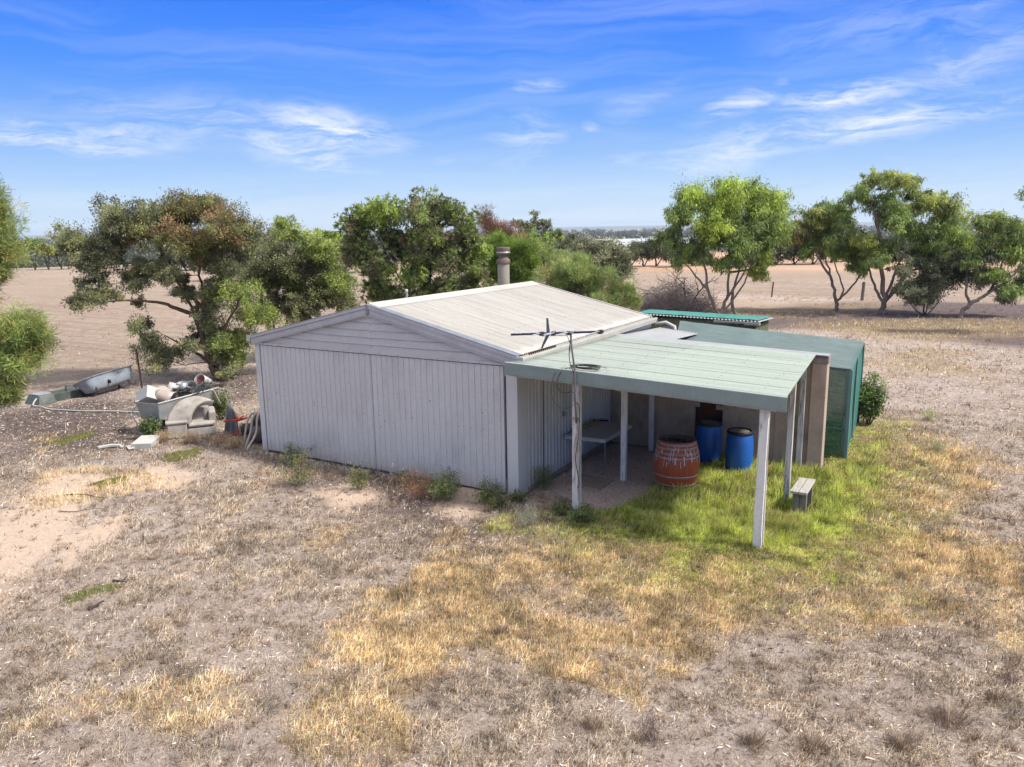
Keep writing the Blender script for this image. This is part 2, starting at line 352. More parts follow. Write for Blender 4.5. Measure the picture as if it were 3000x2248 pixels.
# barge boards: fascia + rolled top, left and right
for s in (-1,1):
    e=W/2+.045; m=MB()
    p=lambda t,y,dz:(AX+s*e*t,y,HR-e*t*slope+dz)
    for ya,yb,za,zb in ((-.105,-.06,-.165,-.055),(-.125,-.06,-.052,.012),(-.118,-.075,-.190,-.168)):
        v=[p(t,y,dz) for t in (0.004,1.) for y,dz in ((ya,za),(yb,za),(yb,zb),(ya,zb))]
        m.add(v,[(0,1,2,3),(4,5,6,7),(0,1,5,4),(1,2,6,5),(2,3,7,6),(3,0,4,7)])
    m.build('barge_board','trim',shed,bevel=.005)
    # cap flashing lying on the roof
    m=MB(); v=[p(t,y,dz) for t in (0.004,1.) for y,dz in ((-.128,.018),(.07,.018),(.07,.026),(-.128,.026))]
    m.add(v,[(0,1,2,3),(4,5,6,7),(0,1,5,4),(1,2,6,5),(2,3,7,6),(3,0,4,7)]).build('barge_cap','steel' if s>0 else 'trim',shed)
MB().box((AX-.03,-.135,HR-.17),(AX+.03,.0,HR+.032)).build('apex_cap','steel',shed,bevel=.01)
# roof sheets
for s in (-1,1):
    e=W/2+.03; xa,xb=(AX,AX+s*e)
    rs=corr(xa,xb,-.06,LEN,lambda x,y:zroof(x)+.012,along='x',nl=10).build('roof_sheet','roof',shed,smooth=True,solid=.002)
    sc=MB()
    for t in (.22,.46,.70,.94):
        x=AX+s*e*t; y=.1
        while y<LEN-.1:
            if RNG.random()<.85: sc.lathe([(0,.012),(.008,.010),(.011,0)],6,(x+RNG.normal()*.01,y,zroof(x)+.021))
            y+=.228*RNG.choice([1,2])
    sc.build('screws','steel',rs)['kind']='stuff'
    # sheet laps
    lp=MB(); y=.7
    while y<LEN:
        lp.bar((AX+s*.15,y,zroof(AX+s*.15)+.022),(AX+s*e*.995,y,zroof(AX+s*e*.995)+.022),.005,.003); y+=.762
    lp.build('lap_edge','cowl',rs)['kind']='stuff'
# ridge cap
m=MB(); pr=[(-.24,-.24*slope+.022),(-.235,-.235*slope+.03),(-.03,.028),(0,.05),(.03,.028),(.235,-.235*slope+.03),(.24,-.24*slope+.022)]
m.grid(lambda u,v:(AX+pr[round(u*6)][0],-.05+(LEN+.06)*v,HR+pr[round(u*6)][1]),6,12).build('ridge_cap','ridge',shed,solid=.002)
dk=MB(); y=-.0
while y<LEN-.1:
    for s in (-1,1): dk.box((AX+s*.247-.006,y,HR-.247*slope-.004),(AX+s*.247+.006,y+.036,HR-.247*slope+.014))
    y+=.076
dk.build('ridge_gaps','darkin',shed)['kind']='stuff'
MB().box((AX-W/2-.03,LEN-.01,HE-.12),(AX+W/2+.03,LEN+.0,HE)).build('rear_wall_top','wall',shed)
m=MB(); e=W/2+.04
for s in (-1,1):
    v=[(AX+s*e*t,y,HR-e*t*slope+dz) for t in (0,1.) for y,dz in ((LEN-.03,-.1),(LEN+.03,-.1),(LEN+.03,.035),(LEN-.03,.035))]
    m.add(v,[(0,1,2,3),(4,5,6,7),(0,1,5,4),(1,2,6,5),(2,3,7,6),(3,0,4,7)])
m.build('barge_board','ridge',shed)
MB().prism([(-W+.05,LEN-.03,HE-.1),(-.05,LEN-.03,HE-.1),(AX,LEN-.03,HR-.08)],(0,.02,0)).build('rear_gable','wall',shed)
# gutter (right side): open quad profile
def gutter(x,sgn,name='gutter'):
    pf=[(0,0),(0,-.115),(sgn*.095,-.115),(sgn*.115,-.03),(sgn*.115,0),(sgn*.10,0)]
    m=MB(); m.grid(lambda u,v:(x+pf[round(u*5)][0],-.11+(LEN+.16)*v,HE+.0+pf[round(u*5)][1]),5,8)
    g=m.build(name,'gutter',shed,solid=.003)
    MB().box((x+sgn*.0,-.118,HE-.118),(x+sgn*.118,-.108,HE+.002)).build('end_cap','gutter',g)
    MB().box((x+sgn*.003,LEN+.05,HE-.118),(x+sgn*.118,LEN+.06,HE+.002)).build('end_cap','gutter',g)
    return g
gutter(.045,1); gutter(-W-.045,-1)
MB().box((.0,.3,2.34),(.03,LEN,HE)).build('side_wall_top','wall',shed)
st=MB(); y=.3
while y<1.3: st.box((.035,y,HE-.015),(.06,y+.04,HE+.022)); y+=.076
st.build('rust_edge','rust',shed)['kind']='stuff'
# side walls, rear
ribsheet(.3,LEN,.03,2.34,-.02,1,axis='y').build('side_wall','wall',shed,solid=.002)
ribsheet(.1,LEN,.03,2.45,-W+.0,-1,axis='y').build('side_wall','wall',shed,solid=.002)
ribsheet(-W,0,.03,2.5,LEN,1).build('rear_wall','wall',shed,solid=.002)
sd=MB().box((-.012,.905,.05),(.0,.925,2.22)).build('side_door_gap','darkin',shed); MB().box((-.012,2.35,.05),(.0,2.37,2.22)).build('side_door_gap','darkin',shed)
MB().box((.0,1.70,1.12),(.03,1.76,1.22)).tube([(.02,1.73,1.17),(.06,1.73,1.17),(.06,1.80,1.17)],.009,6).build('door_handle','steel',sd)
MB().box((-.01,.3,0),(.012,3.9,.07)).build('bottom_plate','block',shed)
# flue through the roof
fx,fy=-3.48,5.32
fl=MB().lathe([(.145,2.9),(.15,3.4),(.15,3.98),(.14,4.0)],24,(fx,fy,0)).build('flue','flue',shed,smooth=True)
MB().lathe([(.15,3.95),(.175,3.98),(.17,4.07),(.10,4.13),(.095,4.20),(.14,4.22),(.165,4.26),(.17,4.36),(.165,4.38),(.0,4.36)],20,(fx,fy,-.07)).build('cowl','cowl',fl,smooth=True)
MB().lathe([(.18,4.19),(.185,4.21),(.17,4.23)],20,(fx,fy,-.03)).build('cowl_band','steel',fl)
MB().lathe([(.0,3.50),(.03,3.50),(.035,3.44),(.02,3.43),(.02,3.2)],10,(-3.9,1.9,.0)).build('vent_pipe','white',shed,smooth=True)
# ================================================================== VERANDAH
vr=emptyW('verandah',(2.3,1.7,0),'open verandah with a pale green iron roof and white timber posts','verandah')
def zv(x,y): 
    t=(y+.45)/4.42; return (2.519-.036*x)*(1-t)+(2.45-.036*x)*t
def vx1(y): return 4.60+(4.27-4.60)*(y+.45)/4.42
m=MB(); nprof=int(4.42/.076*6)
def fv(u,v):
    y=-.45+4.42*v; x=.02+(vx1(y)-.02)*u
    return (x,y,zv(x,y)+.011*math.cos(2*PI*(y)/.076))
rs=m.grid(fv,12,nprof).build('roof_sheet','vroof',vr,smooth=True,solid=.002)
MB().grid(lambda u,v:(2.04+u*.9*0+(vx1(-.45+4.40*v)-2.04)*u,-.45+4.41*v,zv(2.04+(vx1(-.45+4.40*v)-2.04)*u,-.45+4.41*v)+.006+.011*math.cos(2*PI*(-.45+4.41*v)/.076)),8,nprof).build('roof_sheet',surf('paler_green_sheet',(.35,.395,.325),(.30,.34,.285),.45,0,.8,(.3,3,1),stain=(.28,.29,.25),stain_amt=.45,st_scale=1.2,st_sc=(.3,5,1),thr=(.5,.78)),vr,smooth=True)
sc=MB()
for x in (1.0,1.75,2.1,2.45,3.4,4.2):
    y=-.3
    while y<3.9:
        if RNG.random()<.8: sc.lathe([(0,.012),(.007,.010),(.010,0)],6,(x+RNG.normal()*.02-(.02*y),y,zv(x,y)+.012))
        y+=.19*RNG.choice([1,1,2])
sc.build('screws','steel',rs)['kind']='stuff'
lp=MB()
for y,xa,xb in ((.25,.1,4.5),(.95,.1,4.45),(1.7,.2,4.4),(2.45,.2,4.35),(3.1,.2,4.3),(2.9,2.3,4.2),(3.35,2.2,4.1)):
    lp.bar((xa,y,zv(xa,y)+.013),(xb,y+.01,zv(xb,y)+.013),.006,.003)
lp.build('lap_edge','cowl',rs)['kind']='stuff'
def bowed(y0,y1,dz0,dz1,name,mat,x0=.0,x1=4.62,n=12,b=0):
    m=MB(); vs=[]
    for i in range(n+1):
        x=x0+(x1-x0)*i/n; z=2.519-.036*x
        vs+=[(x,y0,z+dz0),(x,y1,z+dz0),(x,y1,z+dz1),(x,y0,z+dz1)]
    fs=[(0,1,2,3),(4*n,4*n+1,4*n+2,4*n+3)]
    for i in range(n):
        for j in range(4): fs.append((4*i+j,4*i+(j+1)%4,4*i+4+(j+1)%4,4*i+4+j))
    return m.add(vs,fs).build(name,mat,vr,bevel=b)
bowed(-.465,-.453,-.178,.012,'fascia','fascia',b=.002)
bowed(-.462,-.40,.0125,.020,'fascia_lip','vroof')
bowed(-.463,-.43,-.196,-.180,'fascia_return','fascia',x1=4.61)
bowed(-.37,-.29,-.23,-.03,'beam','beam',x0=.02,x1=4.45)
# right hand rafter and rear beam
def bm(p,q,w,h,name,mat): return MB().bar(p,q,w,h).build(name,mat,vr,bevel=.004)
bm((4.46,-.39,zv(4.5,-.39)-.075),(4.17,3.97,zv(4.2,3.97)-.075),.045,.13,'rafter','postold')
bm((4.10,-.28,zv(4.1,-.28)-.09),(4.02,3.9,zv(4.05,3.9)-.09),.05,.14,'rafter','beam')
bm((2.1,-.28,zv(2.1,-.28)-.09),(2.1,3.9,zv(2.1,3.9)-.09),.05,.14,'rafter','beam')
bm((1.15,-.28,zv(1.2,-.28)-.09),(1.05,3.9,zv(1.2,3.9)-.09),.05,.14,'rafter','beam')
bm((.05,4.0,2.36),(4.22,4.0,2.24),.06,.1,'rear_beam','beam')
bm((.04,4.09,2.448),(4.5,4.09,2.292),.27,.02,'sun_gap_cover','whiteroof')  # added strip, keeps sun out of the gap between roof and wall
bm((.04,4.07,2.40),(4.2,4.07,2.25),.06,.09,'rear_fascia','beam')
def post(x,y,w,d,z1,mat,lean=(0,0),name='post'):
    m=MB(); n=6; vs=[]
    for i in range(n+1):
        t=i/n; ox=lean[0]*t+RNG.normal()*.002; oy=lean[1]*t
        vs+=[(x+ox+a*w/2,y+oy+b*d/2,-.05+(z1+.05)*t) for a,b in ((-1,-1),(1,-1),(1,1),(-1,1))]
    fs=[(0,3,2,1),(4*n,4*n+1,4*n+2,4*n+3)]+[(4*i+j,4*i+(j+1)%4,4*i+4+(j+1)%4,4*i+4+j) for i in range(n) for j in range(4)]
    return m.add(vs,fs).build(name,mat,vr,bevel=.006)
p1=post(1.29,-.33,.125,.11,2.26,'postold',(.01,0))
MB().box((1.225,-.392,1.66),(1.355,-.268,1.70)).build('strap','steel',p1)
p5=post(4.275,-.32,.125,.05,2.16,'post',(.02,0)); MB().box((4.215,-.294,-.05),(4.36,-.25,2.15)).build('rear_board','postold',p5,bevel=.004)
post(1.285,1.74,.10,.09,2.28,'post',(.0,0)); post(1.03,3.92,.10,.09,2.30,'post',(-.02,0))
post(4.235,2.0,.10,.075,2.2,'postold',(.01,0)); post(4.07,3.98,.105,.09,2.2,'postold',(.0,0))
hk=MB(); hk.tube([(2.05+.018*math.cos(t),-.35,2.20+.018*math.sin(t)) for t in np.linspace(0,2*PI,13)],.006,6).build('hook','steel',vr)
# ================================================================== OUTBUILDING behind the verandah
ob=emptyW('outbuilding',(2.2,5,0),'low brown rendered lean-to with patched boards under the verandah roof','outbuilding')
MB().box((.03,4.1,0),(1.9,4.26,2.37)).box((2.5,4.1,0),(4.2,4.26,2.285)).box((1.9,4.1,1.22),(2.5,4.26,2.345)).build('wall','panel',ob,bevel=.006)
MB().box((4.202,4.04,0),(4.48,4.32,2.13)).build('end_pier','panel2',ob,bevel=.012)
MB().box((4.19,4.02,2.132),(4.50,4.30,2.27)).build('pier_block','block',ob,bevel=.01)
MB().box((1.9,4.20,0),(2.5,4.24,1.22)).build('rusty_door','rust',ob)
for a,b in (((1.66,4.085,1.02),(2.02,4.098,1.13)),((2.36,4.085,1.0),(2.78,4.098,1.10)),((2.98,4.085,.98),(3.30,4.098,1.06)),((3.72,4.085,.93),(4.08,4.098,1.04)),((.62,4.085,1.3),(.95,4.098,1.75)),((2.85,4.088,.0),(2.875,4.097,1.0)),((1.35,4.088,.0),(1.365,4.097,1.5)),((3.55,4.088,0),(3.565,4.097,1.2)),((.98,4.088,0),(1.0,4.097,1.6))):
    MB().box(a,b).build('patch_board','panel2',ob,bevel=.004)
MB().box((.03,4.262,0),(4.18,5.15,.02)).box((.03,6.9,.02),(1.1,6.95,2.1)).box((1.05,4.3,.02),(1.10,6.89,2.05)).build('rear_wall','panel',ob)
corr(4.12,6.98,.10,1.06,lambda x,y:2.42-.05*(y-4.1)-.10*x,along='y',nl=6).build('roof_sheet','whiteroof',ob,smooth=True,solid=.002)
MB().tube([(-.02,6.9,2.36),(.2,7.05,2.40),(.45,7.0,2.30),(.5,6.9,2.2)],.04,10).build('roof_pipe','white',ob,smooth=True)
# shade cloth house
sh=emptyW('shade_house',(2.8,6.8,0),'green shade cloth enclosure with a teal cloth roof beside the lean-to','shade house')
ZR=lambda x,y:2.10-.0+( (x-.9)/3.85*-.16 )+(y-5.2)/3.3*.12-.0
def fc(u,v):
    y=5.15+3.3*v; x0=1.06; x=x0+(4.78-.09*v-x0)*u; 
    if v>.2: x=x if u>0 else 1.0-(v*.95)
    sag=-.05*math.sin(PI*u*3)**2*math.sin(PI*v)+.012*mnoise.noise(Vector((x*2.5,y*2.5,0)))
    return (x,y,ZR(x,y)+sag-(.0))
def rz(x,y): return 2.12-.062*(x-.8)+.035*(y-5.2)
def fc(u,v):
    y=5.14+3.32*v; xl=1.08-.98*v; x=xl+(4.79-.16*v-xl)*u
    return (x,y,rz(x,y)-.045*abs(math.sin(PI*u*2.5))*math.sin(PI*v)+.012*mnoise.noise(Vector((x*3,y*3,0))))
MB().grid(fc,40,30).build('roof_cloth','cloth',sh,smooth=True)
def wallcloth(p,q,zt0,zt1,name,mat,n=16,z0=.02):
    p=Vector(p);q=Vector(q); nn=(q-p).cross(Vector((0,0,1))).normalized()
    def f(u,v):
        b=p.lerp(q,u); z=z0+(zt0+(zt1-zt0)*u-z0)*v
        b=b+nn*(.025*math.sin(u*9)*math.sin(PI*v)+.015*mnoise.noise(Vector((b.x*3,b.y*3,z*3)))); return (b.x,b.y,z)
    return MB().grid(f,n,10).build(name,mat,sh,smooth=True)
wallcloth((1.1,5.2,0),(4.72,5.2,0),2.08,rz(4.7,5.2)-.03,'front_cloth','cloth_side')
wallcloth((4.76,5.2,0),(4.62,8.4,0),rz(4.7,5.2)-.02,rz(4.6,8.4)-.02,'side_cloth','cloth_end')
wallcloth((4.6,8.42,0),(.12,8.42,0),rz(4.6,8.4)-.02,rz(.2,8.4)-.02,'rear_cloth','cloth_side')
for (x,y) in ((4.72,5.2),(4.67,6.8),(4.62,8.38),(2.6,5.22),(2.4,8.38),(.15,8.38)):
    MB().box((x-.04,y-.04,-.02),(x+.04,y+.04,rz(x,y)-.03)).build('post','frametimber',sh,bevel=.005)
for p,q in (((1.1,5.2),(4.74,5.2)),((4.74,5.2),(4.62,8.4)),((4.6,8.4),(.15,8.4)),((2.6,5.2),(2.4,8.4))):
    MB().bar((p[0],p[1],rz(*p)-.05),(q[0],q[1],rz(*q)-.05),.05,.05).build('top_rail','frametimber',sh)
MB().bar((4.46,5.17,.95),(4.72,5.17,.92),.02,.03).build('mid_rail','frametimber',sh); MB().bar((4.4,5.17,.62),(4.72,5.17,.60),.02,.03).build('mid_rail','frametimber',sh)
MB().box((4.74,5.14,0),(4.81,5.21,rz(4.74,5.2)-.02)).build('corner_board',surf('pale_teal_board',(.13,.24,.22),(.10,.18,.17),.7),sh,bevel=.006)
# mossy shed at the back with tarp
bs=emptyW('mossy_shed',(.1,11,0),'small mossy green shed with a rippled tin edge behind the shade cloth roof','shed')
BX0,BX1,BY0,BY1=-1.7,1.72,10.0,11.6
ribsheet(BX0,BX1,0,2.15,BY0,-1,pitch=.19,rw=.05).build('front_wall','moss',bs,solid=.01)
ribsheet(BY0,BY1,0,2.03,BX1,1,axis='y',pitch=.19,rw=.05).build('side_wall','moss',bs,solid=.01)
MB().box((BX0,BY1-.03,0),(BX1,BY1,2.1)).box((BX0,BY0,0),(BX0+.03,BY1,2.1)).build('rear_wall','moss',bs)
zb=lambda x,y:2.24-.045*(y-BY0)-.035*(x-BX0)*.6
corr(BY0-.14,BY1+.1,BX0-.1,BX1+.16,zb,along='y',nl=4,amp=.014,pitch=.1).build('roof_sheet','whiteroof',bs,smooth=True,solid=.003)
wf=MB().box((-.95,BY0-.03,.75),(.0,BY0-.012,1.94)).build('window','glassgrey',bs)
MB().bar((-.99,BY0-.035,1.99),(.04,BY0-.035,1.96),.05,.06).bar((-.97,BY0-.03,.7),(-.97,BY0-.03,1.96),.05,.04).bar((.02,BY0-.03,.7),(.02,BY0-.03,1.94),.05,.04).build('frame','timber_side',wf)
MB().box((1.45,BY0-.18,2.07),(1.86,BY0-.0,2.15)).box((.6,BY0-.17,2.10),(1.45,BY0-.12,2.16)).build('gutter','whiteroof',bs,bevel=.01)
tp=MB().grid(lambda u,v:(BX0-.02+3.5*u,BY0+.02+1.6*v,zb(BX0+3.5*u,BY0+1.6*v)+.025+.05*max(0,math.sin(u*9+v*2))*math.sin(PI*min(v*1.1,1))+.03*abs(mnoise.noise(Vector((u*9,v*5,2))))),60,24).build('tarpaulin','tarp',None,smooth=True,solid=.004)
tag(tp,'wrinkled bright green tarpaulin lying over the roof of the small mossy shed','tarpaulin')
# ================================================================== THINGS UNDER THE VERANDAH
def ring(c,r,n=20,ph=0,axis='z'):
    return [(c[0]+r*math.cos(t+ph),c[1]+r*math.sin(t+ph),c[2]) for t in np.linspace(0,2*PI,n)]
def wine_barrel():
    x,y=2.27,1.9; t=emptyW('wine_barrel',(x,y,0),'rust red wooden barrel with grey hoops and white dribbles standing in the grass','barrel')
    H=.90; R=lambda z:.335+.085*(1-((z-H/2)/(H/2))**2)
    m=MB(); n=26*3; zs=np.linspace(0,H,15)
    for k,z in enumerate(zs):
        for j in range(n):
            a=2*PI*j/n; r=R(z)-(.004 if j%3==0 else 0); m.v.append((x+r*math.cos(a),y+r*math.sin(a),z))
    m.f=[(k*n+j,k*n+(j+1)%n,(k+1)*n+(j+1)%n,(k+1)*n+j) for k in range(14) for j in range(n)]
    m.build('staves','barrel',t,smooth=False)
    MB().lathe([(.335,H),(.31,H),(.305,H-.03),(0,H-.03)],40,(x,y,0)).build('head','barreltop',t)
    for z in (.10,.27,.62,.70,.79,.86):
        MB().lathe([(R(z-.016)+.001,z-.016),(R(z-.016)+.006,z-.016),(R(z+.016)+.006,z+.016),(R(z+.016)+.001,z+.016)],48,(x,y,0)).build('hoop','hoop',t,smooth=True)
    m=MB()
    for i in range(100):
        a=RNG.uniform(0,2*PI); z1=RNG.choice([.60,.68,.78,.84])+RNG.normal()*.02; L=abs(RNG.normal())*.07+.03; w=RNG.uniform(.003,.008)
        pts=[(a+RNG.normal()*.003,z1-L*k/3) for k in range(4)]
        vs=[(x+(R(z)+.0065)*math.cos(b+s*w/.4),y+(R(z)+.0065)*math.sin(b+s*w/.4),z) for b,z in pts for s in (-1,1)]
        m.add(vs,[(0,1,3,2),(2,3,5,4),(4,5,7,6)])
    m.build('white_dribbles','drip',t)['kind']='stuff'
    m=MB()
    for i in range(46):
        a=RNG.uniform(0,2*PI); r=RNG.uniform(0,.19); c=Vector((x+.05+r*math.cos(a),y-.03+r*math.sin(a)*.7,H-.025+RNG.uniform(0,.03)))
        d=Vector(RNG.normal(size=3)); d.z*=.3; d.normalize(); m.tube([c,c+d*RNG.uniform(.02,.06)],RNG.uniform(.006,.016),5)
    ch=m.build('burnt_debris','char',None); tag(ch,'pile of black charred scraps lying on the head of the red barrel','debris')
wine_barrel()
def drum(x,y,label,rz):
    t=empty('plastic_drum',(x,y,0),label,'drum','blue plastic drums against the brown wall',rz)
    pf=[(0,.0),(.22,.0),(.238,.02),(.252,.12),(.262,.25),(.264,.28),(.266,.42),(.264,.56),(.258,.66),(.246,.74),(.235,.775),(.225,.785)]
    MB().lathe(pf,40).build('body','blue',t,smooth=True)
    MB().lathe([(.222,.775),(.246,.775),(.250,.79),(.247,.825),(.235,.835),(.215,.835),(.208,.815),(.205,.80)],40).build('rim_band','blackpl',t,smooth=True)
    m=MB()
    for j in range(40):
        a=2*PI*j/40; m.box((-.006,-.012,.780),(.008,.012,.80),Matrix.Rotation(a,3,'Z'),(.247*math.cos(a),.247*math.sin(a),0))
    m.build('band_teeth','blackpl',t)['kind']='stuff'
    MB().lathe([(.208,.805),(.1,.812),(0,.813)],32).build('lid','dust',t,smooth=True)
drum(2.35,3.70,'blue plastic drum directly before the dark doorway, left one of the pair',.3)
drum(3.07,3.30,'blue plastic drum nearer the white posts, right one of the pair',1.2)
# trestle table
tb=emptyW('trestle_table',(.45,2.4,0),'grey folding table with thin metal legs beside the ribbed side wall','table')
tp4=[(.06,1.68),(.88,1.76),(.90,3.07),(.10,3.1)]
MB().prism([(a,b,.715) for a,b in tp4],(0,0,.035)).build('table_top','tabletop',tb,bevel=.006)
m=MB()
for i in range(4):
    a=Vector((*tp4[i],.70)); b=Vector((*tp4[(i+1)%4],.70)); m.bar(a,b,.02,.045)
m.build('edge_frame','white',tb)
for x,y in ((.80,1.92),(.14,1.88)):
    MB().tube([(x,y,.70),(x+.02,y,.4),(x,y,0)],.011,6).tube([(x,y+.06,.70),(x+.01,y+.05,.4),(x,y+.06,.0)],.009,6).build('leg','steel',tb)
for x,y in ((.80,2.95),(.16,2.95)):
    MB().tube([(x,y,.70),(x+.01,y,.4),(x,y,0)],.011,6).build('leg','steel',tb)
w=MB().bar((.13,2.05,.772),(.22,3.0,.772),.06,.035).build('timber_strip','yellow',None); tag(w,'yellow strip of timber lying along the grey table','timber')
m=MB(); m.bar((.10,2.9,.785),(.42,3.02,.785),.03,.03)
for i in range(8): m.tube([(.12+.04*i,2.91+.015*i,.79),(.12+.04*i,2.91+.015*i,.83)],.006,5)
tag(m.build('rake_head','cable',None),'black toothed rake head lying at the far end of the grey table','rake')
# stool
st=emptyW('timber_bench',(4.56,1.65,0),'small weathered timber bench of two planks in the grass beside the verandah','bench')
for a,b in ((4.43,4.555),(4.565,4.695)):
    MB().box((a,1.22,.41),(b,2.02,.455)).build('seat_plank','plywood',st,bevel=.006)
for y in (1.33,1.86):
    MB().box((4.455,y,-.02),(4.562,y+.07,.409)).box((4.568,y+.003,-.02),(4.675,y+.073,.409)).build('leg_board','timber_side',st,bevel=.005)
MB().box((4.55,1.40,.33),(4.58,1.86,.408)).build('stretcher','timber_side',st)
sl=MB().box((.42,.95,-.02),(1.12,1.65,.025)).build('concrete_slab','slab',None,bevel=.012); tag(sl,'square concrete slab lying in gravel outside the shed side door','slab')
# ================================================================== TV ANTENNA
an=emptyW('tv_antenna',(1.29,-.50,2),'dark television antenna with silver rods on a thin mast strapped to the verandah post','antenna')
ma=MB().tube([(1.33,-.42,1.62),(1.335,-.495,2.1),(1.335,-.505,2.55),(1.30,-.54,2.9),(1.29,-.55,3.13)],.0165,10).build('mast','mast',an,smooth=True)
b0=Vector((.19,-.55,3.03)); b1=Vector((1.86,-.55,3.17)); bd=(b1-b0)
bo=MB().bar(b0,b1,.03,.034).build('boom','antenna',an,bevel=.003)
MB().box((1.23,-.58,3.115),(1.35,-.52,3.15)).build('mast_clamp','alu',an)
def rod(t,half,dz=.02,r=.006,mat='alu',d=Vector((0,1,0)),off=0):
    c=b0.lerp(b1,t)+Vector((0,0,dz)); return MB().tube([c-d*half+Vector((off,0,0)),c+d*half+Vector((off,0,0))],r,6).build('rod',mat,an)
for t in (.02,.12,.22,.30): rod(t,.055,.022,.009)
for t,h in ((.34,.30),(.46,.30),(.49,.30),(.63,.42),(.645,.42),(.965,.52)): rod(t,h,.012,.0075)
for t in (.345,.475,.64,.965):
    c=b0.lerp(b1,t); MB().box((c.x-.03,c.y-.035,c.z-.035),(c.x+.03,c.y+.035,c.z+.03)).build('insulator','antenna',an,bevel=.004)
for sgn in (-1,1):
    c=b0.lerp(b1,.41); MB().prism([(c.x-.02,c.y,c.z+sgn*.01),(c.x+.035,c.y,c.z+sgn*.01),(c.x-.05,c.y+sgn*.10,c.z+sgn*.235),(c.x-.075,c.y+sgn*.10,c.z+sgn*.235)],(0,.022,0)).build('reflector_arm','antenna',an)
MB().tube([b0.lerp(b1,.35)+Vector((0,0,-.04)),b0.lerp(b1,.5)+Vector((0,-.02,-.035)),(1.23,-.56,3.08),(1.275,-.555,2.98),(1.28,-.55,2.8)],.006,5).build('lead','mast',an)
m=MB(); pts=[]
pts=[(1.28,-.55,3.0),(1.26,-.545,2.8),(1.27,-.53,2.62),(1.33,-.515,2.45),(1.33,-.51,2.25),(1.32,-.48,2.0),(1.37,-.40,1.88),(1.35,-.39,1.4),(1.30,-.395,1.0),(1.37,-.395,.6),(1.34,-.40,.5)]
def smoothpts(p,n=8):
    p=[Vector(q) for q in p]; o=[]
    for i in range(len(p)-1):
        a,b,c,d=p[max(i-1,0)],p[i],p[i+1],p[min(i+2,len(p)-1)]
        for k in range(n):
            t=k/n; o.append(.5*((2*b)+(c-a)*t+(2*a-5*b+4*c-d)*t*t+(3*b-a-3*c+d)*t**3))
    return o+[p[-1]]
tag(m.tube(smoothpts(pts),.006,5).build('cable','cable',None),'black cable running down the antenna mast and the front left verandah post','cable')
m=MB(); cc=Vector((1.36,-.16,2.49))
pts=[]
for k in range(9*22):
    a=2*PI*k/22; r=.17+.035*math.sin(k*.37)+.02*RNG.normal()*.3; pts.append((cc.x+r*1.25*math.cos(a)+.02*math.sin(k*.05),cc.y+r*.8*math.sin(a),cc.z+.012+.018*(math.sin(k*.21)+1)*.8))
m.tube(pts,.0055,4)
m.tube(smoothpts([(1.5,-.1,2.51),(1.62,-.02,2.5),(1.7,-.05,2.5),(1.66,.02,2.49)]),.005,4)
m.tube(smoothpts([(1.28,-.25,2.52),(1.12,-.42,2.50),(1.03,-.50,2.36),(1.04,-.50,2.18),(1.15,-.50,2.12),(1.28,-.50,2.15),(1.33,-.5,2.12)]),.0055,4)
m.tube(smoothpts([(1.2,-.3,2.51),(1.0,-.44,2.48),(.92,-.50,2.25),(.93,-.49,2.0),(1.05,-.48,1.87),(1.18,-.47,1.86),(1.3,-.47,1.92)]),.004,4)
tag(m.build('cable_coil','cable',None),'tangled coil of black cable lying on the green verandah roof by the mast','cable coil')
# ================================================================== LEFT YARD JUNK
# long green float trough with a bath at its end
gt=emptyW('water_trough',(-15.9,.9,0),'long low green stock trough with a float box at its near end','trough')
def frame_pt(o,ax,w): # local (l,w,z) -> world
    ax=Vector((*ax,0)).normalized(); pw=Vector((-ax.y,ax.x,0)); return lambda l,s,z:Vector(o)+ax*l+pw*s+Vector((0,0,z))
tf=frame_pt((-16.38,.28,0),(-.03,1.),0)
def openbox(f,l0,l1,w0,w1,z0,z1,taper,th,name,mat,parent,rim=.0):
    m=MB(); o=[(l0,w0),(l1,w0),(l1,w1),(l0,w1)]; t=taper
    ob=[(l0+t,w0+t),(l1-t,w0+t),(l1-t,w1-t),(l0+t,w1-t)]
    inn=[(l0+th,w0+th),(l1-th,w0+th),(l1-th,w1-th),(l0+th,w1-th)]
    inb=[(l0+t+th,w0+t+th),(l1-t-th,w0+t+th),(l1-t-th,w1-t-th),(l0+t+th,w1-t-th)]
    v=[f(*p,z0) for p in ob]+[f(*p,z1) for p in o]+[f(*p,z1) for p in inn]+[f(*p,z0+th) for p in inb]
    fs=[(3,2,1,0)]
    for i in range(4):
        j=(i+1)%4; fs+=[(i,j,4+j,4+i),(4+i,4+j,8+j,8+i),(8+i,8+j,12+j,12+i)]
    fs.append((12,13,14,15)); m.add(v,fs); return m.build(name,mat,parent,bevel=.006)
openbox(tf,.35,1.62,-.28,.28,.0,.23,.04,.04,'trough_body','concretegreen',gt)
m=MB(); v=[tf(-.1,-.36,0),tf(.42,-.36,0),tf(.42,.36,0),tf(-.1,.36,0),tf(.0,-.27,.25),tf(.40,-.27,.25),tf(.40,.27,.25),tf(.0,.27,.25)]
m.add(v,[(3,2,1,0),(4,5,6,7),(0,1,5,4),(1,2,6,5),(2,3,7,6),(3,0,4,7)]).build('float_box','concretegreen',gt,bevel=.01)
MB().bar(tf(.0,0,.265),tf(.38,0,.265),.42,.02).build('lid','galv',gt,bevel=.004)
MB().tube([tf(1.1,-.30,.2),tf(1.1,-.2,.34),tf(1.1,.2,.34),tf(1.1,.30,.2)],.02,6).build('handle','steel',gt)
bt=emptyW('bathtub',(-15.5,2.3,0),'old blue grey bathtub lying beside the green stock trough','bathtub')
_bf=frame_pt((-15.82,1.32,0),(-.22,1.0),0)
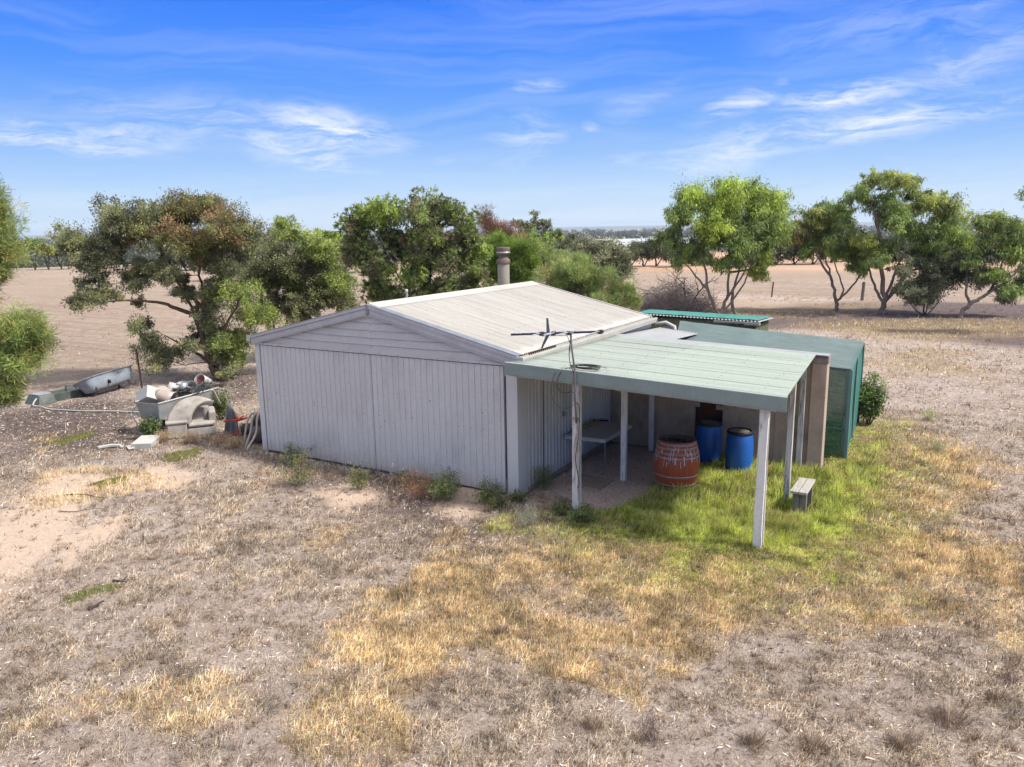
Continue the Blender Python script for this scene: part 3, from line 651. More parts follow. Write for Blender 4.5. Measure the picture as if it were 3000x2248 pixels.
bf=lambda l,w,z:_bf(l,w*.94+(z-.25)*.30,z*.92-w*.42+.05)
def bathfn(rx,ry,inset):
    def f(u,v): pass
m=MB(); nn=40; rows=[(1.0,.50,1),(1.06,.515,1.04),(1.0,.52,.98),(.92,.47,.9),(.80,.2,.74),(.6,.12,.5)]
def bathrow(k,z,kk):
    o=[]
    for j in range(nn):
        a=2*PI*j/nn; c,s=math.cos(a),math.sin(a); e=.45
        l=.98+.98*math.copysign(abs(c)**.6,c)*k+(.06 if z<.3 else 0); w=.37*math.copysign(abs(s)**.55,s)*kk
        o.append(bf(l,w,z+ .10*(l/1.9)))
    return o
out=[(.70,.05,.55),(.84,.10,.72),(.93,.28,.86),(.98,.44,.94),(1.0,.46,.98),(1.05,.465,1.08),(1.05,.48,1.08),(1.0,.485,.98)]
vs=[]; 
for k,z,kk in out: vs+=bathrow(k,z,kk)
m.add(vs,[(i*nn+j,i*nn+(j+1)%nn,(i+1)*nn+(j+1)%nn,(i+1)*nn+j) for i in range(len(out)-1) for j in range(nn)]+[tuple(range(nn-1,-1,-1))]).build('tub_shell','bath',bt,smooth=True)
inr=[(.995,.483,.975),(.93,.42,.87),(.82,.2,.7),(.6,.14,.4)]
vs=[]
for k,z,kk in inr: vs+=bathrow(k,z,kk)
MB().add(vs,[(i*nn+j,i*nn+(j+1)%nn,(i+1)*nn+(j+1)%nn,(i+1)*nn+j) for i in range(3) for j in range(nn)]+[tuple(range(3*nn,4*nn))]).build('tub_inside','bathin',bt,smooth=True)
MB().lathe([(.0,0),(.06,.0),(.06,.05),(.03,.06),(0,.06)],12,bf(.75,-.33,.22),Matrix.Rotation(-PI/2,3,'X')).build('drain_fitting','char',bt)
for l in (.35,1.6):
    MB().tube([bf(l,-.2,.18),bf(l,-.25,.0)],.03,6).build('foot','rust',bt); MB().tube([bf(l,.2,.18),bf(l,.25,.0)],.03,6).build('foot','rust',bt)
# hose
tag(MB().tube(smoothpts([tf(-.06,-.2,.18),(-16.0,.02,.05),(-15.76,.10,.02),(-15.3,.02,.02),(-14.84,.10,.02),(-14.01,.36,.02),(-13.27,.7,.02),(-12.46,.95,.02),(-11.6,1.1,.03),(-11.0,.9,.05)]),.022,7).build('hose','hose',None,smooth=True),'pale water hose running over the ground from the green trough','hose')
# galvanised tub on a stand
gtub=emptyW('metal_tub',(-10,.5,0),'long galvanised metal tub full of scrap, raised on a pipe stand','tub')
gf=frame_pt((-10.0,-.47,0),(-.15,1.0),0)
openbox(gf,0,2.0,-.36,.36,.38,.82,.07,.012,'tub_body','galv',gtub)
MB().tube([gf(0,-.36,.825),gf(2.0,-.36,.825)],.02,8).build('rolled_rim','white',gtub,smooth=True)
MB().tube([gf(0,.36,.825),gf(2.0,.36,.825)],.02,8).build('rolled_rim','white',gtub,smooth=True)
m=MB().tube([gf(.3,-.33,.45),gf(.1,-.38,.0)],.018,6).tube([gf(.3,.33,.45),gf(.05,.45,.0)],.018,6).tube([gf(1.7,-.3,.45),gf(1.8,-.35,0)],.018,6).tube([gf(1.7,.3,.45),gf(1.8,.35,0)],.018,6).tube([gf(.1,-.36,.15),gf(.08,.4,.15)],.014,6)
m.build('stand','steel',gtub)['kind']='stuff'
m=MB().tube(smoothpts([(-10.9,.25,.85),(-11.05,0.0,.6),(-11.15,-.15,.35),(-11.0,-.2,.28),(-10.7,-.25,.05)]),.016,6).tube([(-11.1,-.12,.33),(-10.7,.1,.42)],.013,6)
tag(m.build('pipe_barrow_handle','steel',None),'bent pipe handle frame leaning against the near end of the scrap tub','metal frame')
# contents of the tub (sit inside, each a thing)
R3=lambda ax,a:Matrix.Rotation(math.radians(a),3,ax)
Rt=R3('Z',-10)@R3('X',-25)@R3('Y',-28)
c0=gf(.42,.22,.86)
m=MB().box((-.24,-.30,-.16),(.24,.30,.16),Rt,c0); tag(m.build('white_box','white',None,bevel=.01),'white box tipped up in the near corner of the scrap tub','box')
_tc=Vector((CX+10,CY,0)).normalized(); _xr=Vector((-_tc.y*-1,_tc.x*-1,0))
_xr=Vector((.565,.825,0))
def aim(d): return Vector(d).to_track_quat('Z','Y').to_matrix()
Rb=aim(_xr*.75-Vector((-.82,.57,0))*.45+Vector((0,0,-.25)))
bk=emptyW('dented_bucket',tuple(gf(.48,-.10,.84)),'rusty cream bucket lying on its side in the scrap tub','bucket')
MB().lathe([(0,-.22),(.155,-.22),(.17,-.1),(.185,.1),(.20,.22),(.195,.22),(.16,-.19),(0,-.19)],28,gf(.48,-.10,.86),Rb).build('body','galvrust',bk,smooth=True)
MB().lathe([(.198,.2),(.212,.21),(.2,.225)],28,gf(.48,-.10,.86),Rb).build('rim','galv',bk,smooth=True)
MB().tube(smoothpts([gf(.30,-.3,.86),gf(.22,-.34,.78),gf(.3,-.2,.72)]),.006,5).build('handle','steel',bk)
def can(l,w,z,r,h,rot,mat,name,label,cat,n=24):
    o=MB().lathe([(0,-h/2),(r*.93,-h/2),(r,0),(r*1.02,h/2),(r*.97,h/2),(r*.92,-h/2+.02),(0,-h/2+.02)],n,gf(l,w,z),rot).build(name,mat,None,smooth=True); return tag(o,label,cat)
can(1.15,-.02,.93,.13,.36,R3('X',8),'steel','grey_canister','upright dark grey canister standing in the middle of the scrap tub','canister')
can(.95,.12,.95,.13,.30,R3('Y',14)@R3('X',-20),'white','white_pail','white pail with a wire handle behind the black cable in the tub','pail')
can(1.45,.02,.90,.17,.12,R3('Z',30)@R3('X',58),'galv','metal_pan','round shallow metal pan standing on edge in the scrap tub','pan')
o=can(1.88,.0,.98,.155,.36,aim(_xr*-.55-Vector((-.82,.57,0))*.65+Vector((0,0,.45))),'white','white_bucket','white bucket with pink residue tipped over the far end of the tub','bucket')
MB().lathe([(0,-.05),(.12,-.05),(.138,.12)],24,gf(1.88,.0,.98),aim(_xr*-.55-Vector((-.82,.57,0))*.65+Vector((0,0,.45)))).build('pink_residue','pink',None,smooth=True).parent=o
m=MB(); c=gf(1.0,-.14,.85)
for k in range(28):
    r=RNG.uniform(.10,.2); tz=RNG.uniform(-.05,.14); a0=RNG.uniform(0,6); 
    m.tube([(c.x+r*.8*math.cos(a+a0),c.y+r*1.3*math.sin(a+a0),c.z+tz+.04*math.sin(a*1.5+k)) for a in np.linspace(0,5.4,14)],.007,4)
tag(m.build('cable_bundle','cable',None),'heap of black cable coiled in the middle of the scrap tub','cable bundle')
wl=emptyW('bicycle_wheel',tuple(gf(1.25,-.2,.9)),'black bicycle wheel lying on the rim of the scrap tub','wheel')
Rw=R3('Z',-8)@R3('Y',14)@R3('X',8); wc=gf(1.2,-.12,.90)
ringp=[wc+Rw@Vector((.30*math.cos(t),.30*math.sin(t),0)) for t in np.linspace(0,2*PI,33)]
MB().tube(ringp,.013,6).build('tyre','blackpl',wl,smooth=True)
m=MB(); m.tube([wc+Rw@Vector((0,0,-.03)),wc+Rw@Vector((0,0,.03))],.02,8)
for k in range(20): 
    a=k*PI/10; m.tube([wc+Rw@Vector((0,0,(-1)**k*.025)),wc+Rw@Vector((.29*math.cos(a),.29*math.sin(a),0))],.0022,3)
m.build('spokes','steel',wl)
# armchair
ac=emptyW('armchair',(-8.9,.0,0),'broken grey fabric armchair with a collapsed curved back in front of the scrap tub','armchair')
vd=Vector((-8.95-CX,-.05-CY,0)).normalized(); vxr=Vector((-vd.y,vd.x,0))*-1
og=Vector((-9.06,-.12,0)); al=lambda X,Y,Z: og+vxr*X+vd*Y+Vector((0,0,Z))
def abox(x0,x1,y0,y1,z0,z1,name,mat,b=.03,sh=(0,0)):
    v=[al(x+ (sh[0] if z==z1 else 0),y,z) for z in (z0,z1) for y in (y0,y1) for x in (x0,x1)]
    return MB().add(v,[(0,2,3,1),(4,5,7,6),(0,1,5,4),(2,6,7,3),(0,4,6,2),(1,3,7,5)]).build(name,mat,ac,bevel=b)
abox(-.44,.0,.0,.75,0,.36,'arm','sofa',.03); abox(-.47,.02,-.03,.72,.34,.42,'arm_pad','sofa',.035)
abox(.01,.60,.05,.75,0,.20,'base','sofa',.02); abox(.01,.62,.02,.75,.22,.33,'seat_cushion','sofa',.05,(.03,0))
abox(.50,.66,.15,.8,.0,.55,'arm','sofa',.04)
abox(-.3,.52,.42,.62,.1,.62,'inner_back','sofa',.04)
rc=smoothpts([al(.09,.10,.28),al(.12,.10,.48),al(.25,.16,.66),al(.44,.2,.75),al(.64,.22,.74)],5)
lc=smoothpts([al(-.42,.16,.36),al(-.36,.22,.52),al(-.20,.34,.70),al(.0,.46,.80),al(.24,.55,.83)],5)
m=MB().grid(lambda u,v: lc[round(v*20)].lerp(rc[round(v*20)],u)+Vector((0,0,.03*math.sin(PI*u))),10,20)
m.build('backrest','sofa',ac,smooth=True,solid=.13,bevel=.03)
MB().tube([p+vxr*.01+Vector((0,0,.04)) for p in rc],.016,6).build('piping','piping',ac,smooth=True)
# loose sheet metal, netting rolls, red frame
sm=MB().grid(lambda u,v:tuple(Vector((-8.12,.20,0))+vxr*(.34*u-.05+.16*v*(1-u))+vd*(.28*math.sin(PI*u*1.0))+Vector((0,0,(.9-.35*u)*v))),14,10).build('curved_iron_sheet','galv',None,smooth=True,solid=.004)
tag(sm,'curved grey sheet of iron standing upright beside the armchair','metal sheet')
def roll(c,ax,r,L,label):
    ax=Vector(ax).normalized(); m=MB(); a0=ax.orthogonal().normalized(); b0_=ax.cross(a0); c=Vector(c)
    for i in range(9):
        p=c+ax*(L*(i/8-.5)); m.tube([p+(a0*math.cos(t)+b0_*math.sin(t))*r*(1+.06*math.sin(5*t+i)) for t in np.linspace(0,2*PI,17)],.006,4)
    for k in range(26):
        t0=RNG.uniform(0,6.28); m.tube([c+ax*(L*(s-.5))+(a0*math.cos(t0+s*1.6*(-1)**k)+b0_*math.sin(t0+s*1.6*(-1)**k))*r*RNG.uniform(.82,1.02) for s in np.linspace(0,1,7)],.004,3)
    m.tube([c-ax*L*.48,c+ax*L*.48],r*.8,12)
    tag(m.build('netting_roll','mesh',None),label,'wire netting')
roll((-7.62,.95,.34),(.9,.45,0),.16,.55,'rusty roll of wire netting lying behind the red metal cross')
roll((-7.75,.75,.16),(.8,.5,0),.15,.6,'lower dark roll of wire netting lying on the dry grass')
rd=MB(); c=Vector((-7.82,.32,.50))
rd.bar(c+vxr*-.30+Vector((0,0,-.03)),c+vxr*.30+Vector((0,0,0.0)),.03,.03).bar(c+vxr*-.06+vd*-.15+Vector((0,0,-.01)),c+vxr*.16+vd*.2,.03,.02)
rd.bar(c+vxr*-.02+vd*-.1+Vector((0,0,-.04)),c+vxr*.22+vd*.15+Vector((0,0,-.04)),.03,.02).tube([c+vxr*.0+Vector((0,0,-.02)),c+vxr*.02+vd*.05+Vector((0,0,-.5))],.012,6).bar(c+vxr*.05+vd*-.12,c+vxr*-.02+vd*.2+Vector((0,0,.05)),.04,.02)
tag(rd.build('red_metal_cross','red',None),'bright red metal stand with a flat cross top beside the netting rolls','metal stand')
tag(MB().bar((-8.24,.10,.04),(-7.98,.42,.12),.03,.03).bar((-8.16,.22,.06),(-7.9,.62,.05),.02,.02).build('red_metal_bar','red',None),'thin red metal bar lying in the dry grass beneath the red stand','metal bar')
bl=MB().box((-.22,-.30,0),(.22,.30,.15),R3('Z',35)@R3('X',4),(-9.33,-1.02,0)).build('foam_block','white',None,bevel=.01); tag(bl,'white polystyrene block lying on the dry ground in front of the armchair','block')
tag(MB().bar((-9.6,-1.28,.02),(-9.25,-1.45,.04),.14,.03).build('foam_fragment','white',None,bevel=.01),'broken white fragment lying just below the polystyrene block','fragment')
tag(MB().tube(smoothpts([(-10.05,-1.75,.03),(-9.9,-1.55,.05),(-9.72,-1.45,.05),(-9.6,-1.45,.03)]),[.02]+[.04]*22+[.03,.01],6).build('pale_stick','white',None),'pale curved piece of debris lying on bare ground left of the foam block','debris')
ty=MB(); tc_=Vector((-10.42,.05,.20)); tr_=R3('Z',20)@R3('X',78)
ty.lathe([(.16,-.07),(.24,-.08),(.27,-.03),(.27,.03),(.24,.08),(.16,.07),(.15,0),(.16,-.07)],28,tc_,tr_); tag(ty.build('tyre','blackpl',None,smooth=True),'old black tyre standing in the shade beneath the near end of the scrap tub','tyre')
tag(MB().bar((-10.6,-.35,.05),(-9.7,-.75,.03),.10,.04).build('plank','block',None,bevel=.004),'dark weathered plank lying on the ground in front of the scrap tub','plank')
tag(MB().bar((-9.95,1.75,.02),(-9.35,.9,.95),.06,.04).build('timber_offcut','plywood',None,bevel=.004),'grey timber offcut leaning on the far end of the scrap tub','timber')
m=MB(); c=gf(1.55,-.2,.86)
for k in range(10): m.tube(smoothpts([c+Vector((RNG.normal()*.15,RNG.normal()*.25,-.1)),c+Vector((RNG.normal()*.15,RNG.normal()*.2,.12+RNG.random()*.12)),c+Vector((RNG.normal()*.25,RNG.normal()*.3,-.05))]),.008,4)
tag(m.build('wire_tangle','mesh',None),'tangle of rusty wire between the pan and the white bucket in the tub','wire')
m=MB().box((-.16,-.11,-.1),(.16,.11,.12),R3('Z',25)@R3('Y',18),gf(.78,.2,.9)); tag(m.build('grey_carton','galvrust',None,bevel=.01),'stained metal tin tipped behind the cream bucket in the tub','tin')
# rock and pipes by shed corner
rk=MB(); n=18
rk.grid(lambda u,v:(-7.2+.2*math.sin(PI*v)*math.cos(2*PI*u)*(1+.2*mnoise.noise(Vector((u*3,v*4,1)))),.35+.42*math.sin(PI*v)*math.sin(2*PI*u)*.5,.17-.20*math.cos(PI*v)*(1+.15*mnoise.noise(Vector((u*4,v*4,5))))),n,10)
tag(rk.build('rock','rock',None,smooth=True),'dark rounded rock beside the left front corner of the shed','rock')
for i,(dx,lab) in enumerate(((-.10,'cream pipe bent over against the shed corner, the leftmost of three'),(.06,'cream pipe leaning on the shed corner between two others'),(.24,'cream pipe leaning closest to the shed corner post'))):
    tag(MB().tube(smoothpts([(-7.15+dx,.0-.12*i,.0),(-7.05+dx,-.02,.35),(-6.95+dx*.8,.0,.68),(-6.82+dx*.5,.05,.82),(-6.72+dx*.2,.12,.75),(-6.70,.2,.4)]),.024,8).build('bent_pipe','rope',None,smooth=True),lab,'pipe','cream pipes at the shed corner')
# star picket
def picket(x,y,h,label,r=.02,mat='picket',lean=0,cat='fence post',name='star_picket'):
    m=MB()
    if name=='star_picket':
        for k in range(3):
            a=k*2*PI/3+.3; m.prism([(x-.004*math.sin(a),y+.004*math.cos(a),-.1),(x+.004*math.sin(a),y-.004*math.cos(a),-.1),(x+r*1.6*math.cos(a)+.004*math.sin(a),y+r*1.6*math.sin(a)-.004*math.cos(a),-.1),(x+r*1.6*math.cos(a)-.004*math.sin(a),y+r*1.6*math.sin(a)+.004*math.cos(a),-.1)],(lean,0,h+.1))
    else: m.tube([(x,y,-.1),(x+lean*.5,y,h*.5),(x+lean,y,h)],[r,r*.95,r*.9],8)
    return tag(m.build(name,mat,None),label,cat,'fence posts along the paddock')
picket(-15.6,3.15,1.25,'thin rusty star picket standing beside the end of the old bathtub',lean=-.08)
picket(-4.77,42.2,1.0,'thin leaning fence picket at the paddock edge, between the trees',.035,lean=.08)
picket(.89,41.7,1.15,'thick grey timber fence post at the edge of the far paddock',.10,'fencepost',name='timber_post',lean=.05)
wr=MB()
for z in (.35,.65,.95): wr.tube([(-40,42.6,z),(-4.77,42.2,z),(.89,41.7,z),(40,40,z)],.004,3)
tag(wr.build('fence_wire','steel',None),'thin wires of the paddock fence strung between the far posts','fence wire')
# warehouse and town
def house(name,p,w,d,h,rh,yaw,label,cat,wm='housewall',rm='houseroof',group=None):
    t=empty(name,p,label,cat,group,yaw)
    MB().box((-w/2,-d/2,-8),(w/2,d/2,h)).build('wall',wm,t)
    m=MB(); m.add([(-w/2-.3,-d/2-.4,h),(w/2+.3,-d/2-.4,h),(w/2+.3,d/2+.4,h),(-w/2-.3,d/2+.4,h),(-w/2-.3,0,h+rh),(w/2+.3,0,h+rh)],[(0,1,5,4),(2,3,4,5),(0,4,3),(1,2,5),(3,2,1,0)]).build('roof',rm,t)
    return t
c=at(1905,700,330); wh=house('warehouse',(c.x,c.y,-7.6),62,30,4.8,2.8,.62,'long pale warehouse roof with ridge vents showing between far trees','warehouse','warehouse','warehouse')
for k in range(8): MB().lathe([(0,.9),(.5,.8),(.5,0)],10,(-26+k*7.4,0,7.5)).build('roof_vent','white',wh)
hs=[(1730,697,520,'tiny pale house among the tree line, left of the warehouse roof'),(1765,690,620,'tiny white roof just above the left end of the warehouse'),(1840,692,560,'tiny pale house directly above the middle of the warehouse roof'),(1880,688,640,'tiny pale house above the right half of the warehouse'),(1935,695,540,'tiny pale house above the right end of the warehouse'),(1955,688,600,'tiny white roof near the round tree crown, right of the warehouse'),(1700,700,600,'tiny pale shed roof above the round olive tree'),(1800,699,480,'tiny white house touching the warehouse ridge'),(1860,701,450,'tiny low white house nearest behind the warehouse'),
 (2560,728,200,'pale house glimpsed beneath the tallest right hand tree'),(2915,740,190,'small pale building behind the leaning tree at the right'),(2800,722,260,'small white building behind the bushes on the right'),(865,708,300,'small pale roof glimpsed beyond the trees left of centre')]
for i,(u,v,D,lab) in enumerate(hs):
    c=at(u,v,D); house('far_house',(c.x,c.y,float(terr(c.x,c.y)) if D>400 else c.z-1.6),14 if D>400 else 9,8,3. if D>400 else 2.2,1.6,.3*i,lab,'house')
# ================================================================== GROUND
def inpoly(px,py,poly):
    x,y=px,py; ins=np.zeros(x.shape,bool); d=np.full(x.shape,1e9); n=len(poly)
    for i in range(n):
        x1,y1=poly[i]; x2,y2=poly[(i+1)%n]
        c=((y1>y)!=(y2>y)); xi=(x2-x1)*(y-y1)/((y2-y1) if abs(y2-y1)>1e-9 else 1e-9)+x1; ins^=(c&(x<xi))
        dx,dy=x2-x1,y2-y1; t=np.clip(((x-x1)*dx+(y-y1)*dy)/(dx*dx+dy*dy+1e-12),0,1)
        d=np.minimum(d,np.hypot(x-x1-t*dx,y-y1-t*dy))
    return np.where(ins,d,-d)
# cheap value noise in numpy
_T=np.random.default_rng(5).random((256,256)).astype(np.float32)
def vn(x,y,s):
    x=np.asarray(x)*s; y=np.asarray(y)*s; xi=np.floor(x).astype(int); yi=np.floor(y).astype(int); fx=x-xi; fy=y-yi
    fx=fx*fx*(3-2*fx); fy=fy*fy*(3-2*fy); g=lambda a,b:_T[a&255,b&255]
    return (g(xi,yi)*(1-fx)+g(xi+1,yi)*fx)*(1-fy)+(g(xi,yi+1)*(1-fx)+g(xi+1,yi+1)*fx)*fy
def fbm(x,y,s,o=4):
    t=0;a=.5;n=0
    for i in range(o): t=t+a*vn(x+i*17.3,y-i*9.1,s*2**i); n+=a; a*=.55
    return t/n
def W(*uv): return [tuple(gp(u*1.356,v*1.356)[:2]) for u,v in uv]
Z_straw=W((900,1240),(1000,1165),(1180,1160),(1330,1150),(1700,1200),(1850,960),(1880,905),(2060,935),(2130,1010),(2160,1120),(2230,1200),(2300,1440),(2110,1400),(2060,1335),(1900,1345),(1760,1370),(1600,1380),(1490,1420),(1380,1500),(1250,1500),(1000,1440),(900,1500),(880,1570),(650,1590),(690,1480),(600,1440),(700,1350))
Z_green=W((1120,1140),(1230,1090),(1290,1075),(1330,1110),(1420,1060),(1440,1000),(1500,985),(1700,930),(1850,900),(1890,940),(1870,1020),(1900,1130),(1800,1215),(1640,1235),(1480,1220),(1350,1190),(1220,1180))
Z_mid=W((1400,1130),(1900,900),(2000,960),(2060,1090),(2020,1200),(1850,1300),(1600,1310),(1350,1260))
Z_sand=[W((0,1125),(100,1025),(190,1015),(230,1035),(165,1100),(150,1140),(60,1230),(-40,1330),(-100,1400),(-150,1200)),W((230,1040),(330,1010),(420,1020),(400,1050),(280,1060)),W((300,905),(420,905),(450,925),(330,940)),W((1000,1040),(1060,1060),(1010,1120),(960,1110)),W((700,1065),(760,1050),(800,1080),(740,1100)),W((130,1160),(270,1110),(250,1150),(140,1230))]
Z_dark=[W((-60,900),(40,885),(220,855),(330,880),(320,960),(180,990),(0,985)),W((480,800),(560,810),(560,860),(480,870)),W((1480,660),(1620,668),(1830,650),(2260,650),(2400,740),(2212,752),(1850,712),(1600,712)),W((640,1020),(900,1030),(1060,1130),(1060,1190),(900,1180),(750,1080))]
Z_gravel=[(0,.2),(1.0,.3),(1.6,-.1),(1.9,.3),(1.95,1.2),(1.85,2.6),(1.5,3.6),(.9,4.05),(0,4.1)]
Z_gap=[W((1420,640),(1700,650),(1990,650),(1900,668),(1650,690),(1450,676)),W((1850,790),(1990,745),(2110,770),(2110,820),(1900,800)),W((1720,700),(1830,690),(2230,690),(2230,720),(1900,740))]
def zones(x,y):
    j=(fbm(x,y,.9,4)-.5)*1.6; jf=(fbm(x+40,y,3.,3)-.5)*.9
    sm=lambda d,w:np.clip(d/w+.5,0,1)
    s=sm(inpoly(x,y,Z_straw)+j*.7+jf*.9,.35); g=sm(inpoly(x,y,Z_green)+j*.9+jf*.9,1.1)
    mid=sm(inpoly(x,y,Z_mid)+j*.8+jf*.7,1.)
    pt=fbm(x+3,y-8,1.5,4); s=s*np.clip((pt-.36)*5,.30,1); s=s*np.where(inpoly(x,y,Z_green)>0,1,np.clip((fbm(x-5,y+2,.45,3)-.22)*6,.5,1))
    # ragged small straw islands in the dry zone
    isl=sm(fbm(x-11,y+7,.55,4)-.66,.08)*.35; s=np.maximum(s,isl*(y<9)*(x>-14)*(fbm(x,y,.2,2)>.45))
    sd=0*x
    for p in Z_sand: sd=np.maximum(sd,sm(inpoly(x,y,p)+j*.25+jf*.5+.1,.4))
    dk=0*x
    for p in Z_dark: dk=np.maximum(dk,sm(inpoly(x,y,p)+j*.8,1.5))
    gr=sm(inpoly(x,y,Z_gravel)+jf*.25,.25)
    for p in Z_gap: g=np.maximum(g,.16*sm(inpoly(x,y,p)+j*2.-jf*1.5-.2,1.4)); s=np.maximum(s,.42*sm(inpoly(x,y,p)+j*2.+jf,1.6))
    fl=np.maximum(sm(-17.6-x-.15*y+j*.4,1.2),sm(y-43.5+j*.6+.06*(x+5),1.5))
    orr=sm(y-72-.25*(x+10)+j*1.5,6)*sm(150-y,30)*(x>-60)
    farg=sm(y-100+.1*x,8)*sm(180-y,20)*sm(x-5,10)
    return s*(1-fl),g*(1-fl),mid*(1-fl),sd*(1-fl),dk*(1-fl),gr,fl,orr,farg
def axis(a0,a1,st,lim,gr=1.13):
    mid=list(np.arange(a0,a1,st)); hi=[a1]; s=st
    while hi[-1]<lim: s*=gr; hi.append(hi[-1]+s)
    lo=[a0]; s=st
    while lo[-1]>-lim: s*=gr; lo.append(lo[-1]-s)
    return np.array(lo[:0:-1]+mid+hi)
gxs=axis(-21,13,.085,6000,1.11); gys=axis(-7.5,13,.085,6000,1.09)
GX,GY=np.meshgrid(gxs,gys); gx_,gy_=GX.ravel(),GY.ravel()
near=np.clip(1-(np.hypot(gx_-CX,gy_-CY)-14)/26,0,1)
relief=((fbm(gx_,gy_,.5,3)-.5)*.05+(fbm(gx_,gy_,4.,4)-.5)*.035)*near
under=(gx_>-6.6)&(gx_<0)&(gy_>0)&(gy_<6.5)
relief=np.where(under,-.03,relief-.012)
gz=terr(gx_,gy_)+relief
nx,ny=len(gxs),len(gys); ii=np.arange((nx-1)*(ny-1)); r_,c_=ii//(nx-1),ii%(nx-1); a=r_*nx+c_
gf4=np.stack([a,a+1,a+nx+1,a+nx],1)
zn=zones(gx_,gy_)
m,nt,b=newmat('ground_soil'); M['ground']=m
g=nt.nodes.new('ShaderNodeNewGeometry'); co=g.outputs['Position']
A=nt.nodes.new('ShaderNodeAttribute'); A.attribute_name='col'; B=nt.nodes.new('ShaderNodeAttribute'); B.attribute_name='zb'; Cc=nt.nodes.new('ShaderNodeAttribute'); Cc.attribute_name='zc'
def sep(x):
    s=nt.nodes.new('ShaderNodeSeparateColor'); nt.links.new(x,s.inputs[0]); return s.outputs
s1,s2,s3=sep(A.outputs[0]),sep(B.outputs[0]),sep(Cc.outputs[0])
nA=noise(nt,co,.55,5,.65,.3); nB=noise(nt,co,5.,6,.75,.6); nC=noise(nt,co,26,5,.8,.4); nD=noise(nt,co,75,3,.8)
dry=ramp(nt,nB,[(.30,(.13,.095,.075)),(.43,(.31,.235,.185)),(.56,(.45,.355,.285)),(.75,(.66,.55,.46))]).outputs[0]
dry=mixc(nt,ramp(nt,nA,[(.38,(0,)*3),(.62,(.7,)*3)]).outputs[0],dry,(.50,.415,.36))
dry=mixc(nt,ramp(nt,nC,[(.54,(0,)*3),(.62,(.75,)*3)]).outputs[0],dry,(.12,.085,.075))
dry=mixc(nt,ramp(nt,nD,[(.60,(0,)*3),(.66,(.8,)*3)]).outputs[0],dry,(.52,.45,.38))
sandc=ramp(nt,nB,[(.3,(.58,.43,.32)),(.7,(.74,.57,.43))]).outputs[0]
sandc=mixc(nt,ramp(nt,nC,[(.62,(0,)*3),(.68,(.35,)*3)]).outputs[0],sandc,(.2,.14,.11))
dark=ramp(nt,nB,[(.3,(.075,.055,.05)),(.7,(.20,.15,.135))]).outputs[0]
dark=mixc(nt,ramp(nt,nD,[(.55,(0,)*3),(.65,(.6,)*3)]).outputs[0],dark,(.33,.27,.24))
grav=ramp(nt,nC,[(.35,(.36,.27,.215)),(.65,(.78,.62,.52))]).outputs[0]
fieldc=ramp(nt,noise(nt,co,.12,7,.7,.5),[(.3,(.33,.25,.19)),(.7,(.41,.325,.25))]).outputs[0]
fieldc=mixc(nt,ramp(nt,noise(nt,co,1.6,7,.8,.3),[(.42,(0,)*3),(.62,(.75,)*3)]).outputs[0],fieldc,(.22,.155,.115))
fieldc=mixc(nt,ramp(nt,noise(nt,co,.35,5,.7,.3,(.3,1,1)),[(.58,(0,)*3),(.72,(.5,)*3)]).outputs[0],fieldc,(.26,.225,.16))
fieldc=mixc(nt,ramp(nt,noise(nt,co,1.,6,.7,.2,(.05,1.6,1)),[(.50,(0,)*3),(.62,(.45,)*3)]).outputs[0],fieldc,(.20,.145,.11))
fieldc=mixc(nt,ramp(nt,noise(nt,co,.05,4,.6,.3,(.5,2.,1)),[(.45,(0,)*3),(.65,(.5,)*3)]).outputs[0],fieldc,(.30,.24,.17))
orc=ramp(nt,noise(nt,co,.08,5,.6,0,(.2,1,1)),[(.35,(.40,.245,.155)),(.65,(.43,.31,.22))]).outputs[0]
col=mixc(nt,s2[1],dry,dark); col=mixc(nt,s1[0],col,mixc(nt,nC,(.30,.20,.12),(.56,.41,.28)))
col=mixc(nt,s1[1],col,mixc(nt,nC,(.08,.08,.03),(.16,.16,.06))); col=mixc(nt,s2[0],col,sandc); col=mixc(nt,s2[2],col,grav)
col=mixc(nt,s3[0],col,fieldc); col=mixc(nt,s3[1],col,orc); col=mixc(nt,s3[2],col,(.13,.26,.05))
# far land: dull olive-brown beyond the paddocks
L=nt.nodes.new('ShaderNodeVectorMath'); L.operation='LENGTH'; nt.links.new(co,L.inputs[0])
ff=mth(nt,'MULTIPLY_ADD',L.outputs['Value'],1/220,-.8,True)
col=mixc(nt,ff,col,ramp(nt,noise(nt,co,.004,6,.6,.3,(1,1,1)),[(.40,(.13,.12,.075)),(.55,(.27,.22,.15)),(.66,(.36,.28,.20))]).outputs[0])
nt.links.new(col,b.inputs['Base Color']); b.inputs['Roughness'].default_value=.95; b.inputs['Specular IOR Level'].default_value=.1
bp=nt.nodes.new('ShaderNodeBump'); bp.inputs['Strength'].default_value=1.; bp.inputs['Distance'].default_value=.05
hh=mth(nt,'ADD',nC,mth(nt,'MULTIPLY',nD,.5)); nt.links.new(hh,bp.inputs['Height']); nt.links.new(bp.outputs[0],b.inputs['Normal'])
og_=npmesh('ground',np.stack([gx_,gy_,gz],1),gf4,np.stack([zn[0],np.maximum(zn[1],zn[2]*.6),zn[2]],1),'ground')
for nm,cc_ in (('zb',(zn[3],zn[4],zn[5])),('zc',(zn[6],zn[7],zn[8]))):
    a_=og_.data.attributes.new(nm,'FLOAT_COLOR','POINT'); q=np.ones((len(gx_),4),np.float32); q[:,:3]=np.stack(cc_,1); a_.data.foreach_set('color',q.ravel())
og_.data.polygons.foreach_set('use_smooth',np.ones(len(gf4),bool)); tag(og_,'dry pinkish brown paddock ground with straw and green patches','ground',kind='structure')
